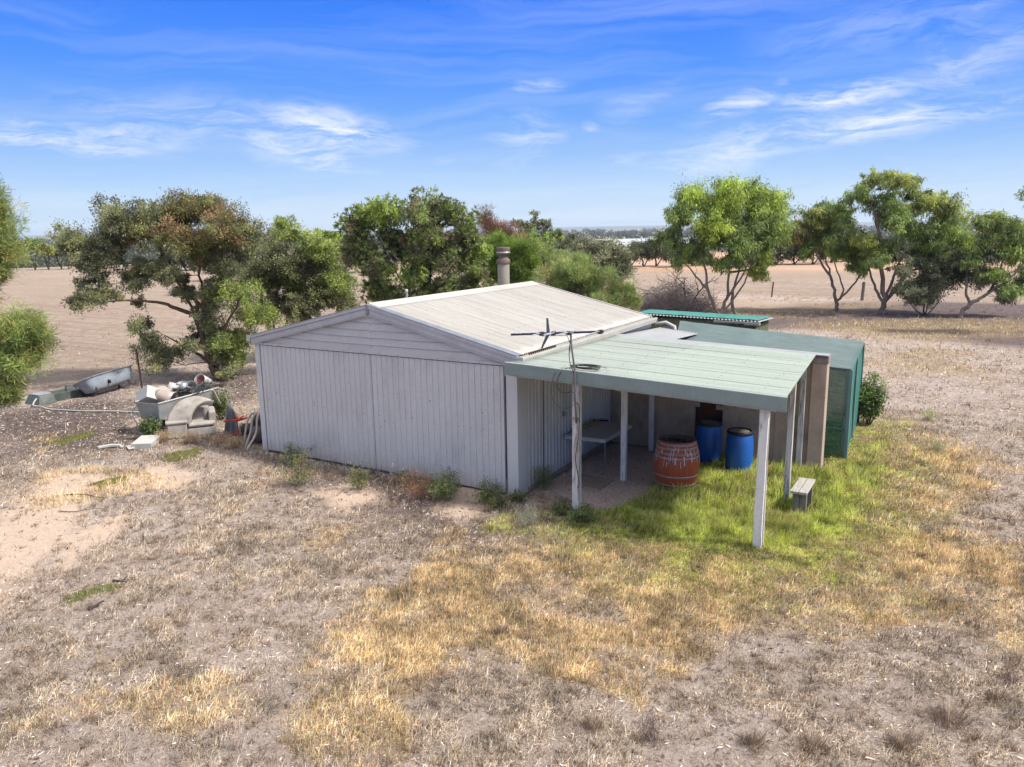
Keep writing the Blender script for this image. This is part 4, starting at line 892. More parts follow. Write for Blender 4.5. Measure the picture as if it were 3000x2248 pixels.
def gheight(x,y):
    nr=np.clip(1-(np.hypot(x-CX,y-CY)-14)/26,0,1)
    return terr(x,y)+((fbm(x,y,.5,3)-.5)*.05+(fbm(x,y,4.,4)-.5)*.035)*nr-.012
# ------------------------------------------------------------------ grass
RT=np.array(rt);UP=np.array(up);FW=np.array(fw)
def frustum(P,mx=.14):
    d=P-np.array(CAM); z=d@FW; u=(d@RT)/z*F_PX/1500; v=(d@UP)/z*F_PX/1124
    return (z>0)&(abs(u)<1+mx)&(abs(v)<1+mx)
def scatter(n,dmin,dmax):
    """area-uniform points in a ring sector around the camera foot"""
    r=np.sqrt(RNG.uniform(dmin**2,dmax**2,n)); a=math.atan2(fwh.y,fwh.x)+RNG.uniform(-.78,.78,n)
    x=CX+r*np.cos(a); y=CY+r*np.sin(a); P=np.stack([x,y,gheight(x,y)],1); k=frustum(P)
    k&=~((x>-6.62)&(x<.02)&(y>-.03)&(y<6.6)); k&=~((x>0)&(x<4.5)&(y>4.0)&(y<5.2)); k&=~((x>.4)&(x<1.14)&(y>.93)&(y<1.67))
    k&=~((x-2.27)**2+(y-1.9)**2<.12); k&=~((x-2.35)**2+(y-3.7)**2<.06); k&=~((x-3.07)**2+(y-3.3)**2<.06)
    k&=~((x>4.45)&(x<4.68)&(y>1.3)&(y<1.95))
    return P[k]
def pick(pal,n,jit=.12):
    pal=np.array(pal); c=pal[RNG.integers(0,len(pal),n)]; return np.clip(c*(1+RNG.normal(size=(n,1))*jit),.005,1)
DRY=[(.52,.42,.31),(.62,.52,.40),(.42,.31,.20),(.25,.17,.11),(.76,.67,.54),(.46,.39,.31),(.37,.26,.155),(.13,.095,.07)]
STRAW=[(.68,.46,.24),(.77,.58,.35),(.54,.34,.16),(.58,.44,.20),(.80,.65,.43),(.36,.21,.10),(.60,.40,.21),(.42,.40,.16),(.68,.54,.31)]
GREEN=[(.48,.58,.08),(.68,.74,.15),(.34,.44,.07),(.76,.72,.28),(.15,.22,.05),(.60,.70,.12),(.50,.40,.19)]
def pickn(pal,x,y,sc_=7.,rnd=.3,jit=.14):
    pal=np.array(pal); n=len(x); t=fbm(x,y,sc_,2)*2.6+RNG.random(n)*rnd*2; c=pal[(np.floor(t*len(pal)).astype(int))%len(pal)]
    k=np.clip(.05+1.7*fbm(x+31,y-17,3.2,4)+.7*(vn(x,y,17.)-.5),.4,1.5)[:,None]; return np.clip(c*k*(1+RNG.normal(size=(n,1))*jit),.005,1)
def mk(name,parts,mat,label,cat):
    v,f,c=join_np(parts); return tag(npmesh(name,v,f,c,mat),label,cat,kind='stuff')
dry,straw,green=[],[],[]
for n,d0,d1,sc_ in ((620000,5.5,13,1.),(420000,13,22,1.5),(150000,22,46,2.6)):
    P=scatter(n,d0,d1); x,y=P[:,0],P[:,1]; z=zones(x,y); u=RNG.random(len(P))
    isg=u<(z[1]*.95+z[2]*.35)*(1-z[5]); u2=RNG.random(len(P)); iss=(~isg)&(u2<np.clip(z[0]*1.15,0,.95)*(1-z[5])); rest=~isg&~iss
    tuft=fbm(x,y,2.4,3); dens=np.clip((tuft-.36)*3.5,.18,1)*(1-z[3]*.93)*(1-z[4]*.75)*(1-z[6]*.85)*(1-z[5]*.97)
    rest&=RNG.random(len(P))<dens
    for sel,out,pal,h0,w0,l0 in ((rest,dry,DRY,.060,.0062,1.15),(iss,straw,STRAW,.068,.0075,.85)):
        Q=P[sel]; k=len(Q); tf_=tuft[sel]; h=h0*sc_**.6*RNG.uniform(.5,1.5,k)*(.6+tf_)
        out.append(blades(Q,h,w0*sc_*RNG.uniform(.7,1.4,k),np.clip(l0+RNG.normal(size=k)*.5,.05,1.55),RNG.uniform(0,2*PI,k),pickn(pal,Q[:,0],Q[:,1])))
    Q=P[isg]; Q=np.repeat(Q,2,0)+np.c_[RNG.normal(size=(2*len(Q),2))*.03,np.zeros(2*len(Q))]; k=len(Q); gz_=zones(Q[:,0],Q[:,1]); t=gz_[1]
    long_=np.clip(inpoly(Q[:,0],Q[:,1],[(1.6,-.2),(2.2,4.05),(4.9,4.05),(5.3,6.5),(5.5,3),(5.0,.5),(4.3,-.2),(3,-.4)])/.5+.6,0,1)
    tf_=fbm(Q[:,0],Q[:,1],2.,3)
    h=(.045+.085*long_)*np.clip(.1+1.8*fbm(Q[:,0]+9,Q[:,1],5.,2),.3,1.7)*RNG.uniform(.6,1.4,k)*sc_**.4
    col_=pickn(GREEN,Q[:,0],Q[:,1],5.); st_=pick(STRAW,k); mx_=(RNG.random(k)<np.clip(.54-.34*t-.22*long_+(.5-tf_)*1.1,.05,.8))[:,None]
    green.append(blades(Q,h,.0078*sc_*RNG.uniform(.7,1.4,k),np.clip(.85-.25*long_+RNG.normal(size=k)*.4,.05,1.45),RNG.uniform(0,2*PI,k),np.where(mx_,st_,col_)))
mk('dry_grass',dry,'straw','short dead grey brown grass over the bare ground','grass')
mk('straw_grass',straw,'straw','yellow straw coloured grass in the foreground','grass')
mk('green_grass',green,'blade','lush green grass growing around the verandah posts','grass')
# dead tussocks: radiating brown tufts
T=[];P=scatter(5200,5.5,16); z=zones(P[:,0],P[:,1]); P=np.concatenate([P]+[np.c_[RNG.normal(size=n_)*.9+x_,RNG.normal(size=n_)*.6+y_,np.zeros(n_)] for x_,y_,n_ in ((-9,-.3,120),(-8,.6,90),(-10.2,.6,60),(-7.4,.3,60),(-9.2,-1.1,60),(-4.5,-.7,60),(-1.,-.6,40))]); P=P[~((P[:,0]>-6.6)&(P[:,0]<0)&(P[:,1]>-.03)&(P[:,1]<6.6))]; z=zones(P[:,0],P[:,1])
P=P[(RNG.random(len(P))<.75*(1-z[1])*(1-z[5])*(1-.8*z[3])*(1-z[0]*.5))]
P2=scatter(9000,16,60); z=zones(P2[:,0],P2[:,1]); P2=P2[(RNG.random(len(P2))<.7*(1-z[1])*(1-z[5])*(1-.8*z[3])*(1-.9*z[6])*(fbm(P2[:,0],P2[:,1],.3,2)>.42))]
for PP,nb_,k1 in ((P,26,1.),(P2,14,1.7)):
    s=RNG.uniform(.5,1.35,len(PP)); C_=pick([(.24,.16,.10),(.30,.22,.15),(.20,.14,.10),(.34,.25,.15),(.27,.22,.18)],len(PP),.15)
    Q=np.repeat(PP,nb_,0); k=len(Q); sr=np.repeat(s,nb_); a=RNG.uniform(0,2*PI,k); r=RNG.uniform(0,.05,k)*sr*k1
    Q=Q+np.c_[r*np.cos(a),r*np.sin(a),0*a]
    T.append(blades(Q,.10*sr*k1**.6*RNG.uniform(.5,1.2,k),.0045*k1*np.ones(k),RNG.uniform(.1,1.1,k),a,np.clip(np.repeat(C_,nb_,0)*(1+RNG.normal(size=(k,1))*.2),.01,1),1.3))
for (x,y,s) in ((5.81,-4.68,1.6),(6.88,-3.61,2.3),(6.51,-4.28,1.7),(7.3,-3.0,1.3),(3.9,-5.4,1.3),(5.3,-4.9,1.4),(2.2,-4.3,1.2)):
    k=260; a=RNG.uniform(0,2*PI,k); r=RNG.uniform(0,.07,k)*s; Q=np.c_[x+r*np.cos(a),y+r*np.sin(a),np.zeros(k)-.01]
    T.append(blades(Q,.11*s*RNG.uniform(.5,1.2,k),.005*np.ones(k),RNG.uniform(.1,1.2,k),a,pick([(.26,.19,.13),(.33,.25,.18),(.2,.14,.1)],k,.2),1.25))
mk('dead_tussocks',T,'straw','scattered brown dead grass tussocks','grass')
# litter: small bark chips, pale leaves and twigs lying about
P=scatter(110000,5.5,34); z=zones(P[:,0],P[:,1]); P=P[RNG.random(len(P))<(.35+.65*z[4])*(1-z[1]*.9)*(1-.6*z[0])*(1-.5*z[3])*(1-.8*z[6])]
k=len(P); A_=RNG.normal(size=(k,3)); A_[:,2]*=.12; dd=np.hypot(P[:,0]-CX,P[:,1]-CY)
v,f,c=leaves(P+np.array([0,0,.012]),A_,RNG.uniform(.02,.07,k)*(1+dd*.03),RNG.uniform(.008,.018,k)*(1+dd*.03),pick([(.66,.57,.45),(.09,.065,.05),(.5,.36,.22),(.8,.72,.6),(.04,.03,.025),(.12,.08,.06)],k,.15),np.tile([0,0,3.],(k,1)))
tag(npmesh('leaf_litter',v,f,c,'straw'),'scattered bark chips, fallen leaves and twigs on the ground','leaf litter',kind='stuff')
# long bleached stalks
P=scatter(420,5.5,15); z=zones(P[:,0],P[:,1]); P=P[RNG.random(len(P))<.8*(1-z[3])*(1-z[5])*(1-z[1]*.7)]; k=len(P)
P=np.repeat(P,4,0)+RNG.normal(size=(4*k,3))*[.03,.03,0]; k*=4
mk('bleached_stalks',[blades(P,RNG.uniform(.15,.45,k),.004*np.ones(k),RNG.uniform(.2,1.25,k),RNG.uniform(0,2*PI,k),pick([(.60,.48,.32),(.66,.56,.42),(.5,.38,.24)],k),1.3)],'straw','long bleached grass stalks leaning over the dry ground','grass')
# ================================================================== TREES
SPEC={ # length, width, droop(-1 down .. +1 up), mode
 'broad':(.085,.030,.15),'euc':(.15,.026,-.75),'needle':(.16,.010,.25),'bunch':(.16,.034,.25),'fine':(.13,.010,.3)}
PAL={
 'mallee':[(.10,.105,.06),(.135,.145,.075),(.165,.18,.085),(.08,.085,.05),(.20,.21,.09)],
 'malleered':[(.15,.12,.055),(.12,.13,.05),(.17,.11,.055),(.10,.11,.045),(.16,.17,.06)],
 'malleelight':[(.14,.18,.05),(.19,.24,.06),(.11,.14,.045),(.25,.29,.09)],
 'banksia':[(.09,.11,.045),(.13,.17,.055),(.08,.08,.05),(.15,.12,.075),(.17,.22,.06)],
 'banksiatip':[(.18,.24,.05),(.24,.30,.07),(.12,.15,.045)],
 'lime':[(.20,.26,.05),(.29,.37,.06),(.17,.23,.04),(.12,.16,.04)],
 'gum':[(.12,.17,.05),(.16,.22,.06),(.09,.12,.045),(.20,.26,.07)],
 'gumtop':[(.21,.25,.055),(.17,.20,.06),(.26,.28,.08),(.12,.15,.05)],
 'olive':[(.12,.13,.075),(.16,.17,.10),(.09,.10,.06),(.20,.21,.13)],
 'bright':[(.12,.18,.03),(.155,.225,.04),(.09,.13,.03)],
 'cas':[(.15,.20,.06),(.19,.23,.07),(.21,.20,.09),(.11,.14,.05),(.20,.25,.09)],
 'dark':[(.05,.06,.035),(.07,.08,.045),(.09,.10,.055)],
 'redbrown':[(.16,.09,.06),(.20,.11,.07),(.12,.09,.06)],
 'wattle':[(.15,.21,.06),(.21,.26,.08),(.12,.15,.05),(.24,.21,.07)],
 'farg':[(.07,.085,.05),(.10,.11,.06),(.13,.13,.065)],
}
def leafcloud(cl,rad,n,spec,pal,size=1.,asp=1.):
    """cl (k,3) clump centres, rad (k,), n leaves in total"""
    L,Wd,dr=SPEC[spec]; L*=size; Wd*=size; k=len(cl); idx=RNG.integers(0,k,n); cp=pick(pal,k,.22)
    cc=cl[idx]; r=rad[idx][:,None]; D=unit(RNG.normal(size=(n,3))); rr=RNG.random((n,1))**.45
    if spec=='bunch':
        nt_=max(1,n//11); ti=RNG.integers(0,nt_,n); tD=unit(RNG.normal(size=(nt_,3))+[0,0,.3]); tk=RNG.integers(0,k,nt_); tp=cl[tk]+tD*rad[tk][:,None]*RNG.uniform(.5,1.05,(nt_,1))
        P=tp[ti]; A=unit(tD[ti]*.9+RNG.normal(size=(n,3))*.75); c=cp[tk[ti]]
    else:
        P=cc+D*r*rr*[1,1,.85]*(1+.9*RNG.random((n,1))**1.5*(RNG.random((n,1))<.38)); P[:,2]-=np.abs(RNG.normal(size=n))*rad[idx]*(.35 if spec=='euc' else .12); c=cp[idx]
        A=D*.8+RNG.normal(size=(n,3))*.6+np.array([0,0,dr])
        if spec=='euc': A=RNG.normal(size=(n,3))*.55+np.array([0,0,-.8])+D*.3
        if spec=='needle': A=D*.45+RNG.normal(size=(n,3))*.55+np.array([.35,0,.15])
        if spec=='fine': A=D*.7+RNG.normal(size=(n,3))*.45+np.array([.15,0,.45])
    c=np.clip(c*LEAFK*[1.02,.99,.95]*(1+RNG.normal(size=(n,1))*.22),.005,1)
    return leaves(P,A,L*RNG.uniform(.6,1.3,n),Wd*RNG.uniform(.7,1.3,n),c)
def curve(a,b,r0,r1,m,n=6,wob=.08,rise=0,sides=5):
    a=Vector(a);b=Vector(b); L=(b-a).length; pts=[]; o=Vector((RNG.normal(),RNG.normal(),RNG.normal()*.5))*wob*L; o2=Vector((RNG.normal(),RNG.normal(),RNG.normal()*.5))*wob*L*.6
    for i in range(n+1):
        t=i/n; p=a.lerp(b,t)+o*math.sin(PI*t)+o2*math.sin(2*PI*t)+Vector((0,0,-rise*L*math.sin(PI*t))); pts.append(p)
    m.tube(pts,[r0+(r1-r0)*i/n for i in range(n+1)],sides,cap=False); return pts
def tree(name,label,u,D,limbs,lobes,spec='broad',pal='mallee',bark='bark_l',size=1.,dens=1.,r0=.12,group=None,cat='tree',depth=1.,clr=.42,twigs=6,cov=2.2,fill=True):
    b=base(u,D); t=emptyW(name,tuple(b),label,cat,group); s=D/F_PX; EXT=.95
    wood=MB(); nodes=[]
    for lb in limbs:
        pts=[]; dd=0; ddt=RNG.uniform(-.5,.5)*depth
        n=len(lb)
        for i,q in enumerate(lb):
            uu,vv=q[0],q[1]; dd=q[2] if len(q)>2 else ddt*(i/(n-1))**1.0*2.
            pts.append(Vector(b)+Vector((0,0,-.1)) if (uu is None) else at(uu,vv,D+dd))
        if lb[0][0] is not None and len(lb[0])<3 and nodes:
            # start at closest existing node so that limbs join
            pts[0]=min(nodes,key=lambda q:(q[0]-pts[0]).length)[0]
        sp=smoothpts(pts,5); k=len(sp); rs=.8*(lb[0][3] if len(lb[0])>3 else r0*(1 if not nodes else .65))
        rad=[rs*(1-.78*i/(k-1)) for i in range(k)]
        sp=[p+Vector((RNG.normal(),RNG.normal(),0))*rs*.35 for p in sp]; wood.tube(sp,rad,7)
        nodes+=[(p,r) for p,r in zip(sp,rad)]
    if not nodes: nodes=[(Vector(b)+Vector((0,0,.1)),r0)]
    parts=[]; us=[l[0] for l in lobes]; uc=sum(us)/len(us); hw=max(40,(max(us)-min(us))/2)
    ext=[]
    if D<60 or len(lobes)>9:
        for i,lo in enumerate(lobes):
            ds=sorted(((lo[0]-q[0])**2+(lo[1]-q[1])**2,j) for j,q in enumerate(lobes) if j!=i)[:2]
            for dq,j in ds:
                q=lobes[j]
                if j>i or True:
                    ext.append(((lo[0]+q[0])/2+RNG.normal()*8,(lo[1]+q[1])/2+RNG.normal()*6,(lo[2]+q[2])*.36,(lo[3]+q[3])*.36,(lo[4] if len(lo)>4 else None)))
        ext=[x for x in ext if RNG.random()<EXT]
    for li,lo in enumerate(list(lobes)+ext):
        uu,vv,ru,rv=lo[:4]; ru*=1.12; rv*=1.12; pl=lo[4] if len(lo)>4 and lo[4] else pal
        dspan=math.sqrt(max(.05,1-((uu-uc)/(hw*1.15))**2))*hw*s*depth
        copies=[RNG.uniform(-.3,.3)*dspan]
        if fill and li<len(lobes): copies.append(RNG.choice([-1,1])*dspan*RNG.uniform(.35,.8))
        for ci,ddp in enumerate(copies):
            kx=1. if ci==0 else .85
            c=at(uu+(0 if ci==0 else RNG.normal()*ru*.35),vv+(0 if ci==0 else RNG.uniform(0,.35)*rv),D+ddp)
            R=np.array([ru*s*kx,ru*s*kx,rv*s*kx]); nc=max(8,int(19*(ru*rv/3000)**.4*(1 if D<60 else .7)))
            d=unit(RNG.normal(size=(nc,3))); cl=np.array(c)+d*R*(RNG.uniform(.12,1.0,(nc,1)))
            rad=np.full(nc,min(R[0],R[2])*clr*.92)*RNG.uniform(.45,1.5,nc)
            # limb to the lobe
            below=[q for q in nodes if q[0].z<c.z+.2] or nodes
            q=min(below,key=lambda q:(q[0]-c).length+.6*abs(q[0].z-c.z)*0-q[1]*2)
            Lc=(q[0]-c).length; rr=min(q[1]*.65,.008+.006*Lc)
            cp=curve(q[0],c,max(rr,.010),.008,wood,6,.07,.08)
            nodes+=[(p,max(.008,rr*(1-i/7))) for i,p in enumerate(cp)][1:]
            for j in range(min(nc,twigs)): curve(cp[-2 if j%2 else -3],cl[j],.009 if D<60 else .014,.003,wood,3,.12,0,3)
            Lf,Wf,_=SPEC[spec]; area=PI*ru*rv*.1165*kx*kx; lf=Lf*Wf*size*size*.5*(773/D)**2*.6
            n=int(min(16000,1.45*cov*dens*area/lf/(2 if fill else 1)))
            parts.append(leafcloud(cl,rad,max(n,30),spec,PAL[pl],size))
    w=wood.build('trunk',bark,t,smooth=True)
    v,f,c=join_np(parts); npmesh('crown',v,f,c,'leaf',t)
    return t
V0=(None,None,0)
G1='gum trees at the paddock edge'
# big mallee on the left
tree('gum_tree','large spreading mallee tree with orange brown limbs between the bathtub and shed',622,25.1,
 [[V0,(615,1060,0),(598,950,0,.1),(552,850),(480,740,.5),(430,660,.6)],[V0,(625,1040,.1),(618,950),(590,830),(560,720,-.4),(530,640,-.5)],
  [V0,(640,1060),(655,980,-.2),(690,900,-.3),(720,850,-.5)],[V0,(596,1050,.2),(545,1020),(487,985,.3)],[(575,925),(520,905),(470,888),(380,880),(300,885)],[V0,(608,1040,.4),(560,900,.9),(500,800,1.3),(440,780,1.6)],
  [(600,920),(640,820,-.3),(660,720,-.3),(680,660,-.2)]],
 [(214,699,45,58),(318,629,62,48),(318,739,75,52),(522,624,88,60,'malleered'),(597,600,60,45,'malleered'),(671,650,72,52,'malleered'),(736,690,52,46),(440,690,70,45,'malleered'),(423,790,78,34),(290,862,80,34),(224,885,30,24),(423,948,40,28),(462,1035,60,46),(681,848,68,40,'malleelight'),(736,922,72,46,'malleelight'),(690,1022,66,54,'malleelight'),(665,1090,50,26),(658,775,62,34),(250,770,50,36),(400,640,52,44),(560,700,70,40,'malleered'),(610,760,45,30),(500,790,60,34),(620,860,46,34),(540,860,50,30),(395,830,46,26),(600,930,44,34),(560,1010,40,26),(640,1000,46,40,'malleelight'),(350,690,60,40),(470,640,50,40),(620,700,60,38,'malleered'),(700,720,50,38)],
 'broad','mallee','bark_l',size=1.,r0=.15,depth=.7,cov=2.3)
tree('bushy_tree','rounded bushy tree with light green foliage just left of the shed gable',790,29.,
 [[V0,(770,900,0),(772,843,0),(785,780),(806,720)],[V0,(850,900),(900,850),(960,820)],[V0,(800,900),(840,800),(880,730)]],
 [(740,800,36,34),(800,830,50,40),(850,770,60,40),(940,860,60,36),(790,900,44,36),(890,920,60,30),(960,790,50,36),(820,655,42,24,'malleelight'),(893,720,65,42,'malleelight'),(806,724,52,42),(970,738,50,38,'malleelight'),(880,823,66,44,'malleelight'),(985,828,68,40,'malleelight'),(1010,888,55,32),(856,888,45,30),(776,778,35,28),(930,770,50,30),(920,880,50,30)],
 'broad','mallee','bark_l',size=1.05,r0=.1,depth=.7,cov=2.6)
tree('banksia_tree','dark woody tree with lime leaf rosettes behind the left of the shed roof',1235,26.,
 [[V0,(1262,900,0),(1260,790,0),(1270,720),(1290,640)],[V0,(1205,880),(1160,800),(1110,700),(1060,640)],[V0,(1240,880),(1215,760),(1195,680),(1200,610)],[V0,(1290,860),(1340,760),(1390,690)],[V0,(1180,880),(1130,860),(1080,800)]],
 [(1039,649,42,45),(1109,614,60,40,'banksiatip'),(1208,614,70,46),(1288,609,62,42),(1348,644,50,38),(1049,714,52,42),(1149,690,66,42),(1278,700,58,36),(1373,699,42,38),(1100,770,48,36),(1280,705,24,16,'banksiatip'),(1208,808,50,42,'banksiatip'),(1124,800,40,34,'banksiatip'),(1024,759,35,30),(1372,782,40,24,'banksiatip'),(1422,735,28,26,'banksiatip'),(1323,830,48,36),(1124,860,42,28,'banksiatip'),(1250,860,60,30),(1180,740,45,36),(1325,740,40,32),(1090,850,50,36),(1160,880,60,34),(1300,880,60,34),(1230,760,50,40),(1360,850,50,40),(1400,800,36,40),(1245,655,40,30),(1235,695,36,26)],
 'bunch','banksia','bark_d',size=.85,r0=.07,depth=.75,cov=2.8)
tree('bright_bush','dense bright green bush directly behind the flue',1487,28.,[[V0,(1490,850,0),(1480,760)]],
 [(1487,735,70,52,'bright'),(1447,709,38,34),(1537,798,42,46),(1457,790,50,50),(1505,850,60,40),(1540,740,32,32)],'fine','bright','bark_d',size=1.25,r0=.07,cat='bush',cov=2.8,clr=.34)
tree('casuarina_bush','soft feathery mid green bush beyond the roof between flue and brush pile',1720,26.,[[V0,(1720,900,0),(1690,800)],[V0,(1780,900),(1800,850)]],
 [(1685,777,66,40),(1637,815,52,44),(1732,821,68,50),(1811,853,52,44),(1843,878,38,32),(1620,869,50,36),(1716,878,62,34),(1770,880,60,34),(1660,890,50,30)],'fine','cas','bark_d',size=1.3,r0=.07,cat='bush',cov=2.8,clr=.34)
tree('upright_bush','smaller fresh green bush peeking between the bright bush and feathery bush',1600,38.,[[V0,(1602,800,0),(1600,740)]],
 [(1602,745,38,34),(1580,790,34,34),(1630,790,36,30)],'fine','cas','bark_d',size=1.8,r0=.06,cat='bush',cov=2.6)
tree('olive_tree','round grey green tree standing behind the feathery bush',1760,46.,[[V0,(1765,850,0),(1765,760)],[V0,(1800,830),(1810,780)]],
 [(1757,726,66,38),(1800,752,50,42),(1825,785,34,36),(1716,722,48,32),(1780,790,50,30),(1700,760,36,30)],'broad','olive','bark_d',size=1.7,r0=.12,cov=2.5)
tree('reddish_tree','thin reddish brown tree rising behind the right side of the rosette tree',1425,40.,[[V0,(1425,780,0),(1425,640)]],
 [(1422,640,24,36,'redbrown'),(1440,680,34,26,'redbrown'),(1480,668,30,20,'redbrown'),(1500,700,34,24,'redbrown')],'fine','redbrown','bark_d',size=1.9,r0=.06,cov=1.3)
# gums on the right
tree('gum_tree','bright lime green gum with several leaning trunks, nearest the mossy shed',2128,41.3,
 [[(2106,930,0,.13),(2074,848,-.2),(2064,773,-.3),(2024,664,-.5)],[(2110,925,0,.14),(2129,873,.2),(2134,798,.2),(2139,674,0)],[(2129,873),(2179,798,.3),(2208,699,.6)],[(2160,800),(2200,790),(2248,780,.2),(2273,750,.2)],[(2150,925,.3,.13),(2146,863,.3),(2164,798,.6),(2190,700,1.)],[(2074,848),(2030,800),(1985,740)],[(2110,925,0),(2180,830,0),(2232,690,-.8)]],
 [(2019,569,50,44,'lime'),(2000,614,40,34),(2139,566,64,54,'lime'),(2223,569,62,48,'lime'),(2283,590,42,40,'lime'),(2109,630,58,46,'lime'),(2208,639,60,48),(2268,662,40,46,'lime'),(1965,690,42,30),(2014,719,40,24),(2109,700,48,40),(2208,712,46,38),(2240,752,22,26,'lime'),(2205,785,22,18,'gumtop'),(2064,674,38,34),(2160,750,38,24),(2060,750,34,22),(2110,770,30,20),(2230,800,26,18,'gumtop'),(1990,760,26,20),(2180,680,50,40)],
 'euc','gum','bark_r',size=1.45,r0=.13,group=G1,depth=.8,cov=2.8)
tree('gum_tree','gum with a bare forked trunk and flat crown, between the lime gum and tallest gum',2447,42.8,
 [[(2447,912,0,.15),(2450,885,0),(2437,823,0),(2398,748,-.2),(2363,689,-.3)],[(2450,885),(2470,850,0),(2447,778,.2),(2427,674,.3)],[(2455,885),(2497,838,-.2),(2537,773,-.3),(2522,720,-.4)],[(2437,823),(2420,760,.4),(2390,690,.5)]],
 [(2388,625,56,34,'gumtop'),(2442,609,48,30),(2348,668,42,36,'malleered'),(2472,639,38,34),(2420,665,44,28),(2482,729,34,24),(2512,778,24,26),(2308,679,28,26,'gumtop'),(2500,690,30,26),(2400,700,44,26),(2450,730,34,24),(2370,735,26,18),(2520,740,30,22)],
 'euc','gum','bark_r',size=1.5,r0=.13,group=G1,depth=.8,cov=2.5)
tree('gum_tree','tallest gum with a smooth pale trunk and a high open top at the right',2592,41.1,
 [[(2592,922,0,.20),(2587,873,0),(2582,773,0),(2572,640,0),(2600,560)],[(2595,890),(2621,808,.3),(2650,740),(2696,674)],[(2590,880),(2560,835),(2545,770),(2530,690)],[(2600,880),(2660,800,-.4),(2740,775,-.6),(2800,755,-.8)],[(2575,660),(2550,590),(2530,560)],[(2600,890),(2640,830,.5),(2700,730,.8),(2760,640,1)]],
 [(2562,515,32,20,'gumtop'),(2631,515,46,24,'gumtop'),(2668,542,26,22),(2522,569,36,24),(2556,590,30,22),(2621,620,52,34),(2706,590,60,34,'gumtop'),(2776,609,48,38,'gumtop'),(2547,695,42,26,'gumtop'),(2597,725,52,32,'gumtop'),(2676,664,58,42),(2766,664,54,40),(2820,699,32,36,'lime'),(2690,745,50,28),(2730,710,48,30),(2600,640,36,30),(2560,760,36,24),(2640,780,40,24,'olive'),(2790,720,46,30),(2740,770,40,26,'olive'),(2830,750,34,28),(2602,572,32,20)],
 'euc','gum','bark_r',size=1.45,r0=.17,group=G1,depth=.8,cov=2.6)
tree('gum_tree','low leaning gum with a crooked trunk bending to the right edge',2810,39.1,
 [[(2810,934,0,.16),(2825,905,0),(2862,880,-.1),(2895,860,-.2),(2960,815,-.4),(3000,765,-.6)],[(2845,890),(2832,860,.2),(2835,808,.3),(2848,728,.4),(2875,674,.4)],[(2880,870),(2930,840,.2),(2985,850,.4)],[(2895,860),(2925,800),(2945,740)]],
 [(2870,639,38,26,'gumtop'),(2925,645,46,26),(2970,664,40,32),(2895,695,40,28),(2970,748,34,24,'gumtop'),(2895,798,40,22),(2935,850,28,18),(3010,700,40,40),(3020,790,36,26),(2860,760,30,22),(2900,740,40,28,'olive'),(2960,700,44,30),(2930,800,40,24),(2985,840,34,24),(2870,820,30,24,'olive'),(2940,870,36,14,'olive')],
 'euc','gum','bark_r',size=1.45,r0=.15,group=G1,depth=.7,cov=2.)
tree('dark_bush','dark leafy bush between the tallest gum and the leaning gum',2730,40.,[[V0,(2700,870,0),(2680,830)],[V0,(2760,870),(2790,780)],[V0,(2730,850),(2740,820)],[V0,(2650,870),(2655,820)]],
 [(2696,848,52,38,'olive'),(2746,828,44,44,'olive'),(2661,838,30,38,'olive'),(2786,768,48,44),(2830,800,36,40),(2720,790,40,30),(2700,880,44,20,'olive')],'broad','dark','bark_d',size=1.7,r0=.06,cat='bush',depth=.6,cov=1.7)
tree('gum_tree','gum mostly outside the right edge of the picture',3090,33.,[[V0,(3080,800,0),(3060,620)]],[(3018,560,26,26,'gum'),(3080,520,60,50),(3100,640,70,60),(3060,720,40,40)],'euc','gum','bark_r',size=1.3,r0=.15,group=G1,cov=1.8)
# left edge
tree('wattle_tree','feathery olive wattle hanging in from the upper left edge',-110,19.,[[V0,(-110,1100,0),(-90,800)],[V0,(-150,1000),(-60,700)]],
 [(-10,640,52,50),(0,740,58,62),(-30,560,40,34),(-60,690,70,80),(-20,820,34,34),(-120,700,90,120),(-120,860,70,70)],'needle','wattle','bark_d',size=1.15,r0=.14,cov=2.4)
tree('wattle_bush','pale green feathery wattle bush arching in from the left edge near the trough',-50,15.5,[[(-160,1300,0),(-90,1150,0),(0,1040)],[(-100,1160),(-20,1100),(60,1000)]],
 [(60,945,68,40),(95,1000,58,46),(20,970,60,50),(60,1060,64,44),(0,1040,60,60),(15,1120,48,40),(-60,1000,80,90),(-50,1150,70,60),(30,1160,34,26)],'needle','wattle','bark_d',size=1.05,r0=.08,cat='bush',cov=2.4)
# distant flat topped gum
tree('flat_topped_gum','distant flat topped gum with separate leaf pads against the sky',1545,86.,[[V0,(1545,740,0),(1550,690),(1570,640),(1575,627)],[(1550,690),(1520,670),(1505,655)],[(1550,690),(1580,670),(1600,655)]],
 [(1571,625,17,6),(1512,654,18,9),(1528,660,20,9),(1562,655,24,9),(1588,652,18,8),(1540,670,26,9),(1605,664,12,6),(1600,700,34,30),(1560,700,40,26,'gum'),(1530,720,40,30)],'broad','mallee','bark_d',size=3.,r0=.2,cov=2.,twigs=2,depth=.6)
